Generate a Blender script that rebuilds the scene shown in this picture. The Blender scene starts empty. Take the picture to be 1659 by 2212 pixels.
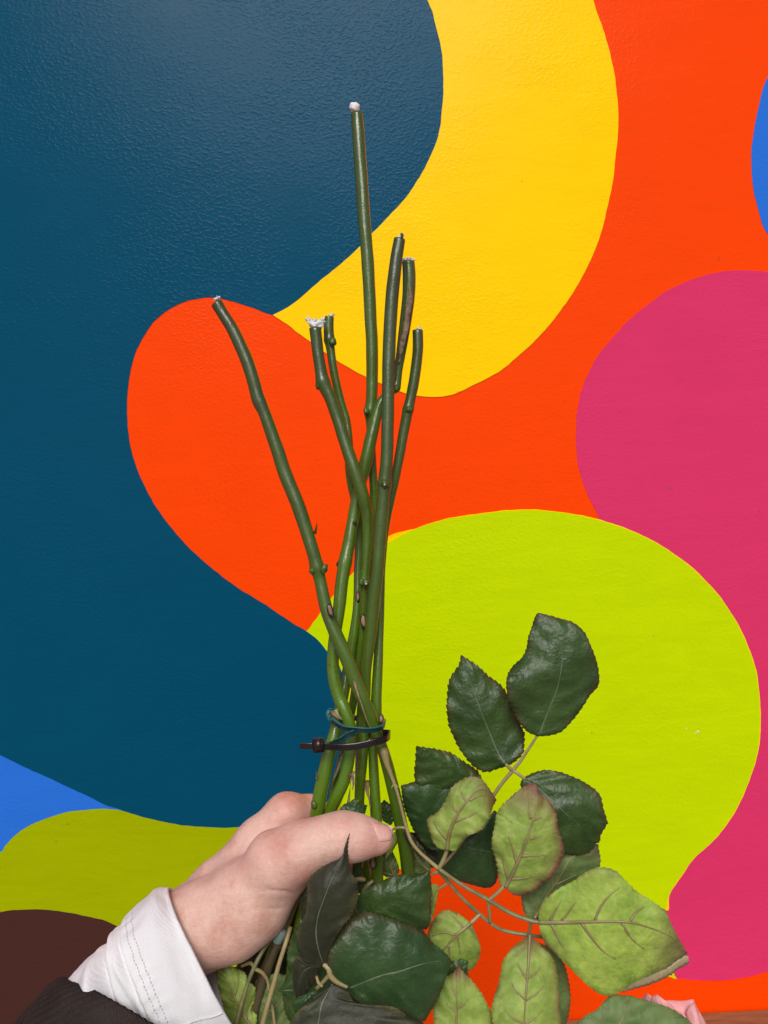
import bpy, bmesh, math, random
import numpy as np
from mathutils import Vector, Matrix, noise
from mathutils.geometry import delaunay_2d_cdt
random.seed(7)
rng = np.random.RandomState(7)
scene = bpy.context.scene
COL = scene.collection

# ------------------------------------------------------------------ camera
FPX = 1597.0; W2 = 829.5; H2 = 1106.0
cam_d = bpy.data.cameras.new('camera')
cam = bpy.data.objects.new('camera', cam_d); COL.objects.link(cam)
cam_d.sensor_fit = 'VERTICAL'; cam_d.sensor_height = 24.0
cam_d.lens = 24.0 * FPX / 2212.0
cam_d.clip_start = 0.02; cam_d.clip_end = 2000
CAM = Matrix.Translation((0, 0, 1.2)) @ Matrix.Rotation(math.radians(90), 4, 'X') @ Matrix.Rotation(math.radians(-3.0), 4, 'Z')
cam.matrix_world = CAM
scene.camera = cam

# ------------------------------------------------------------------ light
world = bpy.data.worlds.new('World'); scene.world = world; world.use_nodes = True
wn = world.node_tree; wn.nodes.clear()
sky = wn.nodes.new('ShaderNodeTexSky'); sky.sky_type = 'NISHITA'; sky.sun_disc = False
SUN_EL = math.radians(41); SUN_AZ = math.radians(184)      # azimuth clockwise from +Y: behind the camera, a little to its left
sky.sun_elevation = SUN_EL; sky.sun_rotation = SUN_AZ
sky.air_density = 1.0; sky.dust_density = 2.0; sky.ozone_density = 1.0
bg = wn.nodes.new('ShaderNodeBackground'); bg.inputs[1].default_value = 0.05
wo = wn.nodes.new('ShaderNodeOutputWorld')
wn.links.new(sky.outputs[0], bg.inputs[0]); wn.links.new(bg.outputs[0], wo.inputs[0])
sun_d = bpy.data.lights.new('sun', 'SUN'); sun_d.energy = 1.5; sun_d.angle = math.radians(30)
sun_d.color = (1.0, 0.965, 0.92)
sun = bpy.data.objects.new('sun', sun_d); COL.objects.link(sun)
sdir = Vector((math.sin(SUN_AZ) * math.cos(SUN_EL), math.cos(SUN_AZ) * math.cos(SUN_EL), math.sin(SUN_EL)))
sun.rotation_euler = sdir.to_track_quat('Z', 'Y').to_euler(); sun.location = (0, -1, 4)
scene.view_settings.view_transform = 'Standard'; scene.view_settings.look = 'None'
scene.view_settings.exposure = 0.78; scene.view_settings.gamma = 1.0

# ------------------------------------------------------------------ helpers
def P(x, y, d):
    """point seen at (x, y) of the picture, d metres in front of the lens"""
    return CAM @ Vector(((x - W2) / FPX * d, -(y - H2) / FPX * d, -d))

def lin(r, g, b):
    f = lambda c: (c / 12.92 if c <= 0.04045 else ((c + 0.055) / 1.055) ** 2.4)
    return (f(r / 255), f(g / 255), f(b / 255), 1.0)

def cat(pts, n=8, closed=False):
    """Catmull-Rom through tuples of any length"""
    a = [np.array(p, float) for p in pts]
    if len(a) == 2:
        return [a[0] + (a[1] - a[0]) * i / n for i in range(n + 1)]
    out = []
    N = len(a)
    segs = N if closed else N - 1
    for i in range(segs):
        if closed:
            p0, p1, p2, p3 = a[(i - 1) % N], a[i], a[(i + 1) % N], a[(i + 2) % N]
        else:
            p1, p2 = a[i], a[i + 1]
            p0 = a[i - 1] if i > 0 else 2 * p1 - p2
            p3 = a[i + 2] if i + 2 < N else 2 * p2 - p1
        for k in range(n):
            t = k / n
            out.append(0.5 * ((2 * p1) + (-p0 + p2) * t + (2 * p0 - 5 * p1 + 4 * p2 - p3) * t * t + (-p0 + 3 * p1 - 3 * p2 + p3) * t ** 3))
    if not closed: out.append(a[-1])
    return out

def resample(pts, n):
    p = np.array(cat(pts, 10))
    d = np.r_[0, np.cumsum(np.linalg.norm(np.diff(p[:, :2], axis=0), axis=1))]
    d /= d[-1]
    t = np.linspace(0, 1, n)
    return np.stack([np.interp(t, d, p[:, k]) for k in range(p.shape[1])], 1)

def obj(name, verts, faces, mat=None, parent=None, smooth=True, mats=None, fmat=None, attr=None):
    o_ = Vector((0, 0, 0))
    if parent is not None:
        q = parent
        while q is not None: o_ = o_ + q.location; q = q.parent
    me = bpy.data.meshes.new(name)
    me.from_pydata([tuple(Vector(v) - o_) for v in verts], [], faces)
    for m in (mats or [mat]):
        me.materials.append(m)
    if fmat is not None: me.polygons.foreach_set('material_index', fmat)
    if smooth: me.polygons.foreach_set('use_smooth', [True] * len(me.polygons))
    if attr:
        for k, vals in attr.items():
            ca = me.attributes.new(k, 'FLOAT_COLOR', 'POINT')
            ca.data.foreach_set('color', np.array(vals, np.float32).ravel())
    me.validate(); me.update()
    ob = bpy.data.objects.new(name, me); COL.objects.link(ob)
    if parent is not None: ob.parent = parent
    return ob

def tag(o, label=None, cat_=None, group=None, kind=None):
    if label: o['label'] = label
    if cat_: o['category'] = cat_
    if group: o['group'] = group
    if kind: o['kind'] = kind
    return o

def thing(name, label, cat_, loc, group=None):
    o = bpy.data.objects.new(name, None); COL.objects.link(o)
    o.empty_display_size = 0.02; o.location = loc
    return tag(o, label, cat_, group)

class MB:
    def __init__(s): s.v = []; s.f = []; s.a = []
    def add(s, v, f, a=None):
        b = len(s.v); s.v += [tuple(x) for x in v]; s.f += [tuple(b + i for i in q) for q in f]
        s.a += a if a is not None else [(0, 0, 0, 1)] * len(v)
    def build(s, name, mat, parent=None, smooth=True, attr=None):
        return obj(name, s.v, s.f, mat, parent, smooth, attr={attr: s.a} if attr else None)

def frames(pts):
    pts = [Vector(p) for p in pts]; n = len(pts)
    T = [((pts[min(i + 1, n - 1)] - pts[max(i - 1, 0)]).normalized()) for i in range(n)]
    ref = Vector((0, -1, 0))
    out = []
    for i in range(n):
        s = T[i].cross(ref)
        if s.length < 1e-4: s = T[i].cross(Vector((1, 0, 0)))
        s.normalize(); u = s.cross(T[i]).normalized()
        out.append((pts[i], T[i], s, u))
    return out

def tube(mb, pts, rad, sides=14, cap0='flat', cap1='flat', flat=1.0, mod=None, amp=0.0, seed=0.0):
    """sweep a ring along pts (world), rad list (m); attribute g = run along the length"""
    fr = frames(pts); n = len(fr); v = []; a = []; f = []
    rings = []
    def ring(c, s, u, r, t):
        b = len(v)
        for k in range(sides):
            th = 2 * math.pi * k / sides
            rr = r
            if amp: rr *= 1 + amp * noise.noise(Vector((c.x * 90 + seed, c.z * 90, th)))
            if mod: rr *= mod(t, th)
            v.append(c + s * (math.cos(th) * rr) + u * (math.sin(th) * rr * flat)); a.append((k / sides, t, 0, 1))
        rings.append(b)
    def dome(i, sgn):
        c, T, s, u = fr[i]; r = rad[i]
        return [(c + T * (sgn * r * 0.55 * math.sin(q)), s, u, r * math.cos(q)) for q in (0.5, 1.0, 1.35)]
    if cap0 == 'dome':
        for c, s, u, r in reversed(dome(0, -1)): ring(c, s, u, r, 0)
    elif cap0 == 'cut':
        c, T, s, u = fr[0]
        ring(c - T * rad[0] * 0.10, s, u, rad[0] * 0.45, 0); ring(c - T * rad[0] * 0.02, s, u, rad[0] * 0.86, 0)
    for i, (c, T, s, u) in enumerate(fr): ring(c, s, u, rad[i], i / (n - 1))
    if cap1 == 'dome':
        for c, s, u, r in dome(n - 1, 1): ring(c, s, u, r, 1)
    for i in range(len(rings) - 1):
        for k in range(sides):
            k2 = (k + 1) % sides
            f.append((rings[i] + k, rings[i] + k2, rings[i + 1] + k2, rings[i + 1] + k))
    f.append(tuple(rings[0] + k for k in reversed(range(sides))))
    f.append(tuple(rings[-1] + k for k in range(sides)))
    mb.add(v, f, a)

def ptube(mb, pts, sides=12, n=7, **kw):
    """pts = (x, y, depth, width in picture px)"""
    c = cat(pts, n)
    tube(mb, [P(p[0], p[1], p[2]) for p in c], [max(p[3], 0.3) * 0.5 * p[2] / FPX for p in c], sides, **kw)

def blob(mb, c, rx, ry, rz, seed=0, amp=0.15, freq=2.0, sub=2, rot=None):
    bm = bmesh.new(); bmesh.ops.create_icosphere(bm, subdivisions=sub, radius=1.0)
    v = []
    for q in bm.verts:
        k = 1 + amp * noise.noise(q.co * freq + Vector((seed * 7.3, seed, 0)))
        w = Vector((q.co.x * rx * k, q.co.y * ry * k, q.co.z * rz * k))
        if rot is not None: w = rot @ w
        v.append(Vector(c) + w)
    f = [tuple(x.index for x in fc.verts) for fc in bm.faces]; bm.free()
    mb.add(v, f)

# ------------------------------------------------------------------ materials
class NT:
    def __init__(s, name):
        s.m = bpy.data.materials.new(name); s.m.use_nodes = True; s.t = s.m.node_tree
        s.b = s.t.nodes['Principled BSDF']
    def n(s, typ, **kw):
        x = s.t.nodes.new(typ)
        for k, val in kw.items():
            if k.startswith('i_'):
                key = k[2:]; x.inputs[int(key) if key.isdigit() else key.replace('_', ' ')].default_value = val
            else: setattr(x, k, val)
        return x
    def l(s, a, b): s.t.links.new(a, b)
    def coord(s, scale=(1, 1, 1), rot=(0, 0, 0)):
        g = s.n('ShaderNodeNewGeometry'); mp = s.n('ShaderNodeMapping')
        mp.inputs['Scale'].default_value = scale; mp.inputs['Rotation'].default_value = rot
        s.l(g.outputs['Position'], mp.inputs['Vector']); return mp.outputs[0]
    def noise(s, vec, scale, detail=3, rough=0.5, dist=0.0):
        x = s.n('ShaderNodeTexNoise'); x.inputs['Scale'].default_value = scale; x.inputs['Detail'].default_value = detail
        x.inputs['Roughness'].default_value = rough; x.inputs['Distortion'].default_value = dist
        s.l(vec, x.inputs['Vector']); return x.outputs['Fac']
    def ramp(s, fac, stops):
        r = s.n('ShaderNodeValToRGB'); e = r.color_ramp.elements
        while len(e) < len(stops): e.new(0.5)
        for i, (p, c) in enumerate(stops): e[i].position = p; e[i].color = c if len(c) == 4 else (*c, 1)
        s.l(fac, r.inputs[0]); return r.outputs[0]
    def mix(s, fac, a, b, mode='MIX'):
        x = s.n('ShaderNodeMix', data_type='RGBA', blend_type=mode)
        for sock, val in ((x.inputs[0], fac), (x.inputs[6], a), (x.inputs[7], b)):
            if hasattr(val, 'links') or hasattr(val, 'is_linked'): s.l(val, sock)
            else: sock.default_value = val
        return x.outputs[2]
    def math(s, op, a, b=0.0):
        x = s.n('ShaderNodeMath', operation=op)
        for sock, val in ((x.inputs[0], a), (x.inputs[1], b)):
            if hasattr(val, 'is_linked'): s.l(val, sock)
            else: sock.default_value = val
        return x.outputs[0]
    def bump(s, h, strength, dist, prev=None):
        x = s.n('ShaderNodeBump'); x.inputs['Strength'].default_value = strength; x.inputs['Distance'].default_value = dist
        s.l(h, x.inputs['Height'])
        if prev is not None: s.l(prev, x.inputs['Normal'])
        s.l(x.outputs[0], s.b.inputs['Normal']); return x.outputs[0]
    def attr(s, name):
        x = s.n('ShaderNodeAttribute'); x.attribute_name = name
        sp = s.n('ShaderNodeSeparateColor'); s.l(x.outputs['Color'], sp.inputs[0]); return sp.outputs
    def set(s, **kw):
        for k, val in kw.items():
            sock = s.b.inputs[k.replace('_', ' ')]
            if hasattr(val, 'is_linked'): s.l(val, sock)
            else: sock.default_value = val
        return s

def paint(name, c, rough=0.22, streak_amt=0.12):
    m = NT(name)
    v = m.coord((1, 1, 1))
    vb = m.coord((0.85, 1, 1.15), (0, -0.45, 0))
    blot = m.noise(v, 5, 4, 0.6)
    streak = m.noise(m.coord((3, 1, 14), (0, 0.25, 0)), 3, 3, 0.6, 1.6)
    k = m.math('ADD', m.math('MULTIPLY', blot, 0.10), m.math('MULTIPLY', streak, streak_amt))
    k = m.math('ADD', k, 0.95 - streak_amt / 2)
    cc = m.n('ShaderNodeCombineColor'); [m.l(k, cc.inputs[i]) for i in range(3)]
    col = m.mix(1.0, c, cc.outputs[0], 'MULTIPLY')
    # few grubby specks
    vo = m.n('ShaderNodeTexVoronoi'); vo.inputs['Scale'].default_value = 16; m.l(v, vo.inputs['Vector'])
    sp = m.ramp(vo.outputs['Distance'], [(0.0, (1, 1, 1, 1)), (0.045, (0, 0, 0, 1))])
    gate = m.ramp(m.noise(v, 9, 2), [(0.56, (0, 0, 0, 1)), (0.60, (1, 1, 1, 1))])
    f = m.math('MULTIPLY', m.math('MULTIPLY', sp, gate), 0.35)
    col = m.mix(f, col, (0.06, 0.05, 0.03, 1))
    m.set(Base_Color=col, Roughness=rough)
    m.b.inputs['Specular IOR Level'].default_value = 0.05
    r = m.math('ADD', m.math('MULTIPLY', blot, 0.12), rough - 0.06); m.l(r, m.b.inputs['Roughness'])
    h1 = m.noise(vb, 250, 2, 0.5, 0.15)
    h1r = m.ramp(h1, [(0.46, (0, 0, 0, 1)), (0.72, (1, 1, 1, 1))])
    amt = m.math('ADD', m.math('MULTIPLY', m.ramp(m.noise(v, 7, 3), [(0.3, (0, 0, 0, 1)), (0.7, (1, 1, 1, 1))]), 0.85), 0.15)
    h = m.math('MULTIPLY', h1r, amt)
    n1 = m.bump(h, 0.46, 0.00055)
    wv = m.n('ShaderNodeTexWave'); wv.inputs['Scale'].default_value = 22; wv.inputs['Distortion'].default_value = 9
    wv.inputs['Detail'].default_value = 2; wv.inputs['Detail Scale'].default_value = 0.6; wv.bands_direction = 'Z'
    m.l(m.coord((0.25, 1, 1), (0, 0.5, 0)), wv.inputs['Vector'])
    n2 = m.bump(wv.outputs['Fac'], 0.015, 0.0006, n1)
    m.bump(m.noise(v, 14, 2), 0.08, 0.006, n2)
    return m.m

M = {}
M['red'] = paint('orange red wall paint', (0.90, 0.056, 0.001, 1))
M['navy'] = paint('deep teal blue wall paint', (0.001, 0.063, 0.125, 1), 0.22)
M['yellow'] = paint('warm yellow wall paint', (0.95, 0.585, 0.0, 1))
M['lime'] = paint('lime green wall paint', (0.50, 0.66, 0.0, 1), streak_amt=0.17)
M['olive'] = paint('darker lime tone', (0.325, 0.385, 0.0, 1), streak_amt=0.2)  # lime toned darker and duller, for the low left area only
M['pink'] = paint('magenta wall paint', (0.65, 0.034, 0.128, 1))
M['blue'] = paint('bright blue wall paint', (0.022, 0.15, 0.64, 1))
M['brown'] = paint('dark brown wall paint', (0.064, 0.023, 0.019, 1))

def stem_mat(name, c1, c2, scar=False, rough=0.24):
    m = NT(name); a = m.attr('run'); v = m.coord()
    n1 = m.noise(v, 60, 4, 0.6)
    f = m.math('ADD', a[1], m.math('MULTIPLY', m.math('SUBTRACT', n1, 0.5), 0.5))
    col = m.ramp(f, [(0.05, c1), (0.75, c2)])
    sp = m.ramp(m.noise(v, 420, 2), [(0.70, (0, 0, 0, 1)), (0.76, (1, 1, 1, 1))])
    col = m.mix(m.math('MULTIPLY', sp, 0.5), col, (0.02, 0.018, 0.008, 1))
    pale = m.ramp(m.noise(m.coord((1, 1, 0.12)), 500, 2), [(0.70, (0, 0, 0, 1)), (0.80, (1, 1, 1, 1))])
    col = m.mix(m.math('MULTIPLY', pale, 0.35), col, (0.22, 0.25, 0.12, 1))
    br = m.ramp(m.noise(m.coord((1, 1, 0.3)), 130, 4, 0.7), [(0.56, (0, 0, 0, 1)), (0.74, (1, 1, 1, 1))])
    col = m.mix(m.math('MULTIPLY', br, 0.28), col, (0.060, 0.042, 0.010, 1))
    m.set(Base_Color=col)
    m.l(m.math('ADD', m.math('MULTIPLY', n1, 0.24), rough - 0.08), m.b.inputs['Roughness'])
    n = m.bump(m.noise(m.coord((1, 1, 0.45)), 150, 3, 0.6), 0.30, 0.0014)
    n = m.bump(m.noise(m.coord((1, 1, 0.25)), 700, 2), 0.12, 0.0004, n)
    m.bump(m.noise(m.coord((0.15, 0.15, 1.0)), 3200, 2, 0.6), 0.50, 0.00016, n)
    m.b.inputs['Specular IOR Level'].default_value = 0.85
    return m.m
M['stem_a'] = stem_mat('olive plastic stem', (0.036, 0.050, 0.010, 1), (0.064, 0.128, 0.003, 1))
M['stem_b'] = stem_mat('leaf green plastic stem', (0.040, 0.062, 0.008, 1), (0.072, 0.150, 0.003, 1), rough=0.22)
M['stem_c'] = stem_mat('glossy green plastic stem', (0.048, 0.080, 0.005, 1), (0.082, 0.170, 0.004, 1), rough=0.19)
M['sheath'] = stem_mat('bronze brown stem sheath', (0.045, 0.038, 0.016, 1), (0.085, 0.062, 0.026, 1), rough=0.34)
M['stem_d'] = stem_mat('brown green plastic stem', (0.070, 0.085, 0.025, 1), (0.120, 0.110, 0.035, 1))

def simple(name, c, rough=0.5, bs=0, bd=0.0005, c2=None, cs=40, bscale=300, **kw):
    m = NT(name); v = m.coord()
    if c2: m.set(Base_Color=m.ramp(m.noise(v, cs, 4, 0.6), [(0.35, c), (0.68, c2)]))
    else: m.set(Base_Color=c)
    m.set(Roughness=rough, **kw)
    if bs: m.bump(m.noise(v, bscale, 3, 0.6), bs, bd)
    return m.m
M['stalk'] = simple('tan plastic leaf stalk', (0.26, 0.20, 0.085, 1), 0.42, 0.3, c2=(0.34, 0.28, 0.13, 1), cs=90)
M['stalk_green'] = simple('green plastic leaf stalk', (0.115, 0.135, 0.055, 1), 0.4, 0.3, c2=(0.24, 0.21, 0.09, 1), cs=120)
M['scar'] = simple('pale cut scar', (0.34, 0.22, 0.12, 1), 0.7, 0.5, c2=(0.16, 0.08, 0.05, 1), cs=260)
M['scar_rim'] = simple('dark scar rim', (0.022, 0.018, 0.010, 1), 0.4, 0.3)
M['bud'] = simple('green bud', (0.060, 0.105, 0.007, 1), 0.45, 0.3, c2=(0.040, 0.065, 0.008, 1), cs=300)
M['bark'] = simple('brown flaky bark', (0.10, 0.05, 0.03, 1), 0.6, 0.9, 0.001, c2=(0.24, 0.17, 0.10, 1), cs=350, bscale=500)
M['fluff'] = simple('white frayed core', (0.78, 0.76, 0.74, 1), 0.8, 0.9, 0.0008, c2=(0.62, 0.64, 0.62, 1), cs=700, bscale=900)
M['tie'] = simple('dark brown nylon', (0.016, 0.008, 0.007, 1), 0.30, 0.12, c2=(0.008, 0.005, 0.005, 1), cs=60)
M['teal'] = simple('teal plastic tape', (0.018, 0.115, 0.125, 1), 0.36, 0.2, c2=(0.03, 0.16, 0.17, 1), cs=120)
M['petal'] = simple('pink silk petal', (0.78, 0.34, 0.35, 1), 0.55, 0.2, 0.0003, c2=(0.85, 0.45, 0.43, 1), cs=50)

def leaf_top(name, c1, c2, rough=0.42, b=1.0, edge=(0.075, 0.035, 0.020, 1)):
    m = NT(name); a = m.attr('leafpos'); v = m.coord()
    n1 = m.noise(v, 45, 4, 0.6)
    col = m.ramp(n1, [(0.33, c1), (0.66, c2)])
    e = m.math('MULTIPLY', m.math('POWER', a[0], 9.0), m.ramp(m.noise(v, 90, 2), [(0.4, (0, 0, 0, 1)), (0.6, (1, 1, 1, 1))]))
    tipf = m.math('MULTIPLY', a[2], 0.8)
    col = m.mix(m.math('MAXIMUM', m.math('MULTIPLY', e, 0.8), tipf), col, edge)
    m.set(Base_Color=col)
    m.l(m.math('ADD', m.math('MULTIPLY', n1, 0.2), rough - 0.1), m.b.inputs['Roughness'])
    h = m.noise(v, 430, 2, 0.5, 0.3)
    n = m.bump(h, 0.52 * b, 0.0011)
    m.bump(m.noise(v, 130, 3, 0.6), 0.35, 0.0022, n)
    return m.m
M['top'] = leaf_top('dark leaf face', (0.020, 0.047, 0.008, 1), (0.038, 0.080, 0.014, 1), 0.46)
M['top_green'] = leaf_top('saturated green leaf face', (0.014, 0.043, 0.008, 1), (0.030, 0.072, 0.016, 1), 0.46, 0.8)
M['top_brown'] = leaf_top('brown green leaf face', (0.018, 0.019, 0.008, 1), (0.026, 0.030, 0.010, 1), 0.60, 0.5, (0.11, 0.09, 0.02, 1))

def leaf_under(name, c1, c2, edge, rough=0.58):
    m = NT(name); a = m.attr('leafpos'); v = m.coord()
    n1 = m.noise(v, 55, 4, 0.65)
    col = m.ramp(n1, [(0.32, c1), (0.66, c2)])
    blot = m.ramp(m.noise(v, 300, 3, 0.6), [(0.35, (0.82, 0.82, 0.82, 1)), (0.65, (1, 1, 1, 1))])
    col = m.mix(1.0, col, blot, 'MULTIPLY')
    e = m.math('MULTIPLY', m.math('POWER', a[0], 6.0), m.ramp(m.noise(v, 38, 2), [(0.42, (0, 0, 0, 1)), (0.62, (1, 1, 1, 1))]))
    f = m.math('MAXIMUM', m.math('MULTIPLY', e, 0.75), a[2])
    f = m.math('MULTIPLY', f, m.math('ADD', m.math('MULTIPLY', m.noise(v, 90, 3), 1.2), 0.55))
    f.node.use_clamp = True
    col = m.mix(f, col, edge)
    m.set(Base_Color=col, Roughness=rough)
    wv = m.n('ShaderNodeTexWave'); wv.inputs['Scale'].default_value = 330; wv.inputs['Distortion'].default_value = 1.5
    wv.bands_direction = 'X'; wv.inputs['Detail'].default_value = 1
    m.l(m.coord((1, 1, 1), (0, 0.5, 0)), wv.inputs['Vector'])
    n = m.bump(wv.outputs['Fac'], 0.28, 0.0003)
    n = m.bump(m.noise(v, 420, 2, 0.5), 0.45, 0.0009, n)
    m.bump(m.noise(v, 120, 3, 0.6), 0.4, 0.0022, n)
    return m.m
ED = (0.17, 0.07, 0.04, 1)
M['under'] = leaf_under('pale green leaf back', (0.17, 0.26, 0.030, 1), (0.32, 0.42, 0.080, 1), ED)
M['under_b'] = leaf_under('bright yellow green leaf back', (0.20, 0.31, 0.030, 1), (0.40, 0.52, 0.085, 1), (0.13, 0.075, 0.04, 1))
M['under_c'] = leaf_under('grey green leaf back', (0.08, 0.135, 0.030, 1), (0.15, 0.225, 0.060, 1), (0.12, 0.08, 0.04, 1))
M['vein'] = simple('tan raised vein', (0.20, 0.15, 0.055, 1), 0.42, 0.3, c2=(0.27, 0.23, 0.10, 1), cs=110)
M['vein_pale'] = simple('pale leaf midrib', (0.075, 0.105, 0.055, 1), 0.45, 0.2, c2=(0.15, 0.18, 0.11, 1), cs=160)

# skin
def skin_mat():
    m = NT('skin'); v = m.coord()
    n1 = m.noise(v, 38, 4, 0.6)
    col = m.ramp(n1, [(0.34, (0.585, 0.325, 0.255, 1)), (0.50, (0.71, 0.465, 0.385, 1)), (0.70, (0.65, 0.365, 0.30, 1))])
    a = m.attr('flush')
    col = m.mix(m.math('MULTIPLY', a[0], 0.75), col, (0.56, 0.20, 0.155, 1))
    fine = m.ramp(m.noise(v, 520, 3), [(0.35, (0.93, 0.90, 0.88, 1)), (0.65, (1, 1, 1, 1))])
    col = m.mix(1.0, col, fine, 'MULTIPLY')
    m.set(Base_Color=col, Roughness=0.48)
    m.b.inputs['Subsurface Weight'].default_value = 0.25
    m.b.inputs['Subsurface Radius'].default_value = (1.0, 0.35, 0.18)
    m.b.inputs['Subsurface Scale'].default_value = 0.004
    vo = m.n('ShaderNodeTexVoronoi'); vo.inputs['Scale'].default_value = 1100; m.l(v, vo.inputs['Vector'])
    n = m.bump(vo.outputs['Distance'], 0.25, 0.0003)
    m.bump(m.noise(m.coord((0.5, 1, 1.6), (0, 0.7, 0)), 300, 4, 0.65), 0.45, 0.0007, n)
    return m.m
M['skin'] = skin_mat()
M['nail'] = simple('finger nail', (0.70, 0.37, 0.32, 1), 0.20, 0.05, 0.0003, c2=(0.74, 0.44, 0.38, 1), cs=150)
M['nail_edge'] = simple('nail white edge', (0.66, 0.50, 0.42, 1), 0.3)

def cloth(name, c1, c2, sc=1100, bs=0.4):
    m = NT(name); v = m.coord()
    m.set(Base_Color=m.ramp(m.noise(v, 30, 3), [(0.35, c1), (0.65, c2)]), Roughness=0.85)
    wv = m.n('ShaderNodeTexWave'); wv.inputs['Scale'].default_value = sc / 3.2; wv.bands_direction = 'X'
    wv.inputs['Distortion'].default_value = 1.0
    m.l(m.coord((1, 1, 1), (0, 0.9, 0)), wv.inputs['Vector'])
    n = m.bump(wv.outputs['Fac'], bs * 0.6, 0.0004)
    m.bump(m.noise(v, sc, 2), bs, 0.0005, n)
    m.b.inputs['Sheen Weight'].default_value = 0.15
    return m.m
M['denim'] = cloth('white denim', (0.64, 0.62, 0.64, 1), (0.72, 0.70, 0.71, 1))
M['thread'] = simple('white thread', (0.55, 0.53, 0.535, 1), 0.8, 0.4)
M['knit'] = cloth('dark brown knit', (0.026, 0.019, 0.016, 1), (0.040, 0.030, 0.025, 1), 1400, 1.0)
M['knit'].node_tree.nodes['Principled BSDF'].inputs['Sheen Weight'].default_value = 0.0
M['knit'].node_tree.nodes['Principled BSDF'].inputs['Specular IOR Level'].default_value = 0.15

def wood():
    m = NT('brown wood'); v = m.coord((1.2, 14, 14))
    m.set(Base_Color=m.ramp(m.noise(v, 6, 5, 0.65, 0.8), [(0.3, (0.16, 0.065, 0.028, 1)), (0.7, (0.34, 0.165, 0.075, 1))]), Roughness=0.5)
    m.bump(m.noise(v, 12, 4), 0.3, 0.001); return m.m
M['wood'] = wood()
M['chip'] = simple('bare white plaster', (0.75, 0.75, 0.55, 1), 0.8)
M['smudge'] = simple('grubby paint bump', (0.20, 0.16, 0.03, 1), 0.7)
M['ground'] = simple('pale concrete paving', (0.20, 0.19, 0.18, 1), 0.85, 0.5, 0.003, c2=(0.28, 0.27, 0.25, 1), cs=6, bscale=60)

# ------------------------------------------------------------------ wall, ledge, ground
WALL = 0.90
def on_wall(x, y, d=WALL):
    return P(x, y, d)
zl = P(1430, 2187, WALL).z                                  # where wall meets the ledge
def box(name, x0, x1, y0, y1, z0, z1, mat, parent=None, bev=0.0):
    bm = bmesh.new(); bmesh.ops.create_cube(bm, size=1)
    for v in bm.verts: v.co = Vector((x0 + (v.co.x + .5) * (x1 - x0), y0 + (v.co.y + .5) * (y1 - y0), z0 + (v.co.z + .5) * (z1 - z0)))
    if bev: bmesh.ops.bevel(bm, geom=bm.edges[:], offset=bev, segments=3, affect='EDGES')
    vs = [v.co.copy() for v in bm.verts]; fs = [tuple(v.index for v in f.verts) for f in bm.faces]; bm.free()
    return obj(name, vs, fs, mat, parent, smooth=False)

wall = thing('painted_wall', 'glossy wall painted with big curving shapes in red, yellow, lime, magenta and blues', 'wall', (0, WALL, 0))
box('wall_face', -2.6, 2.6, WALL, WALL + 0.2, 0.0, 3.2, M['red'], wall)['label'] = 'orange red ground coat of the mural'

def painted(pts, mat, layer, label, n=16):
    """coat of paint on the wall: outline in picture px, a fraction of a millimetre thick"""
    c = cat(pts, n, closed=True)
    poly = [on_wall(p[0], p[1]) for p in c]
    y = WALL - 0.0005 * layer
    wob = lambda p, o: 0.0010 * noise.noise(p * 30 + o) + 0.0005 * noise.noise(p * 110 + o)
    poly = [Vector((p.x + wob(p, Vector((0, 0, 0))), y, p.z + wob(p, Vector((5, 0, 0))))) for p in poly]
    k = len(poly)
    area = sum(poly[i].x * poly[(i + 1) % k].z - poly[(i + 1) % k].x * poly[i].z for i in range(k))
    if area < 0: poly.reverse()
    v2, e2, f2, _, _, _ = delaunay_2d_cdt([Vector((p.x, p.z)) for p in poly], [], [list(range(k))], 1, 1e-7)
    verts = [Vector((p.x, y, p.y)) for p in v2]
    faces = [tuple(q) for q in f2]
    b0 = len(verts)
    verts += [Vector((p.x, y, p.z)) for p in poly]
    verts += [Vector((p.x, WALL + 0.002, p.z)) for p in poly]
    faces += [(b0 + i, b0 + k + i, b0 + k + (i + 1) % k, b0 + (i + 1) % k) for i in range(k)]
    o = obj('painted_shape', verts, faces, mat, wall, smooth=False); o['label'] = label
    return o

painted([(880, -120), (905, -50), (922, 0), (938, 42), (951, 95), (957, 160), (956, 230), (945, 300), (924, 352), (890, 408), (850, 457), (805, 503), (760, 550), (700, 601),
         (640, 650), (610, 672), (594, 680.5), (590, 681.5), (586, 680.5), (565, 673), (540, 663), (492, 649), (450, 643), (408, 649), (368, 667), (330, 700), (300, 745), (283, 800), (275, 860),
         (276, 920), (285, 975), (305, 1035), (335, 1091), (372, 1142), (420, 1195), (480, 1245), (540, 1286), (600, 1324), (655, 1359),
         (700, 1380), (800, 1450), (820, 1600), (800, 1760), (660, 1840), (525, 1850), (350, 1830), (290, 1790), (269, 1754.5), (232, 1741), (190, 1719), (130, 1691), (50, 1655), (0, 1631), (-150, 1560), (-500, 1400),
         (-1100, 1100), (-1500, 400), (-1300, -500), (-300, -1100), (500, -700)], M['navy'], 1, 'deep teal blue field on the left')
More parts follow.
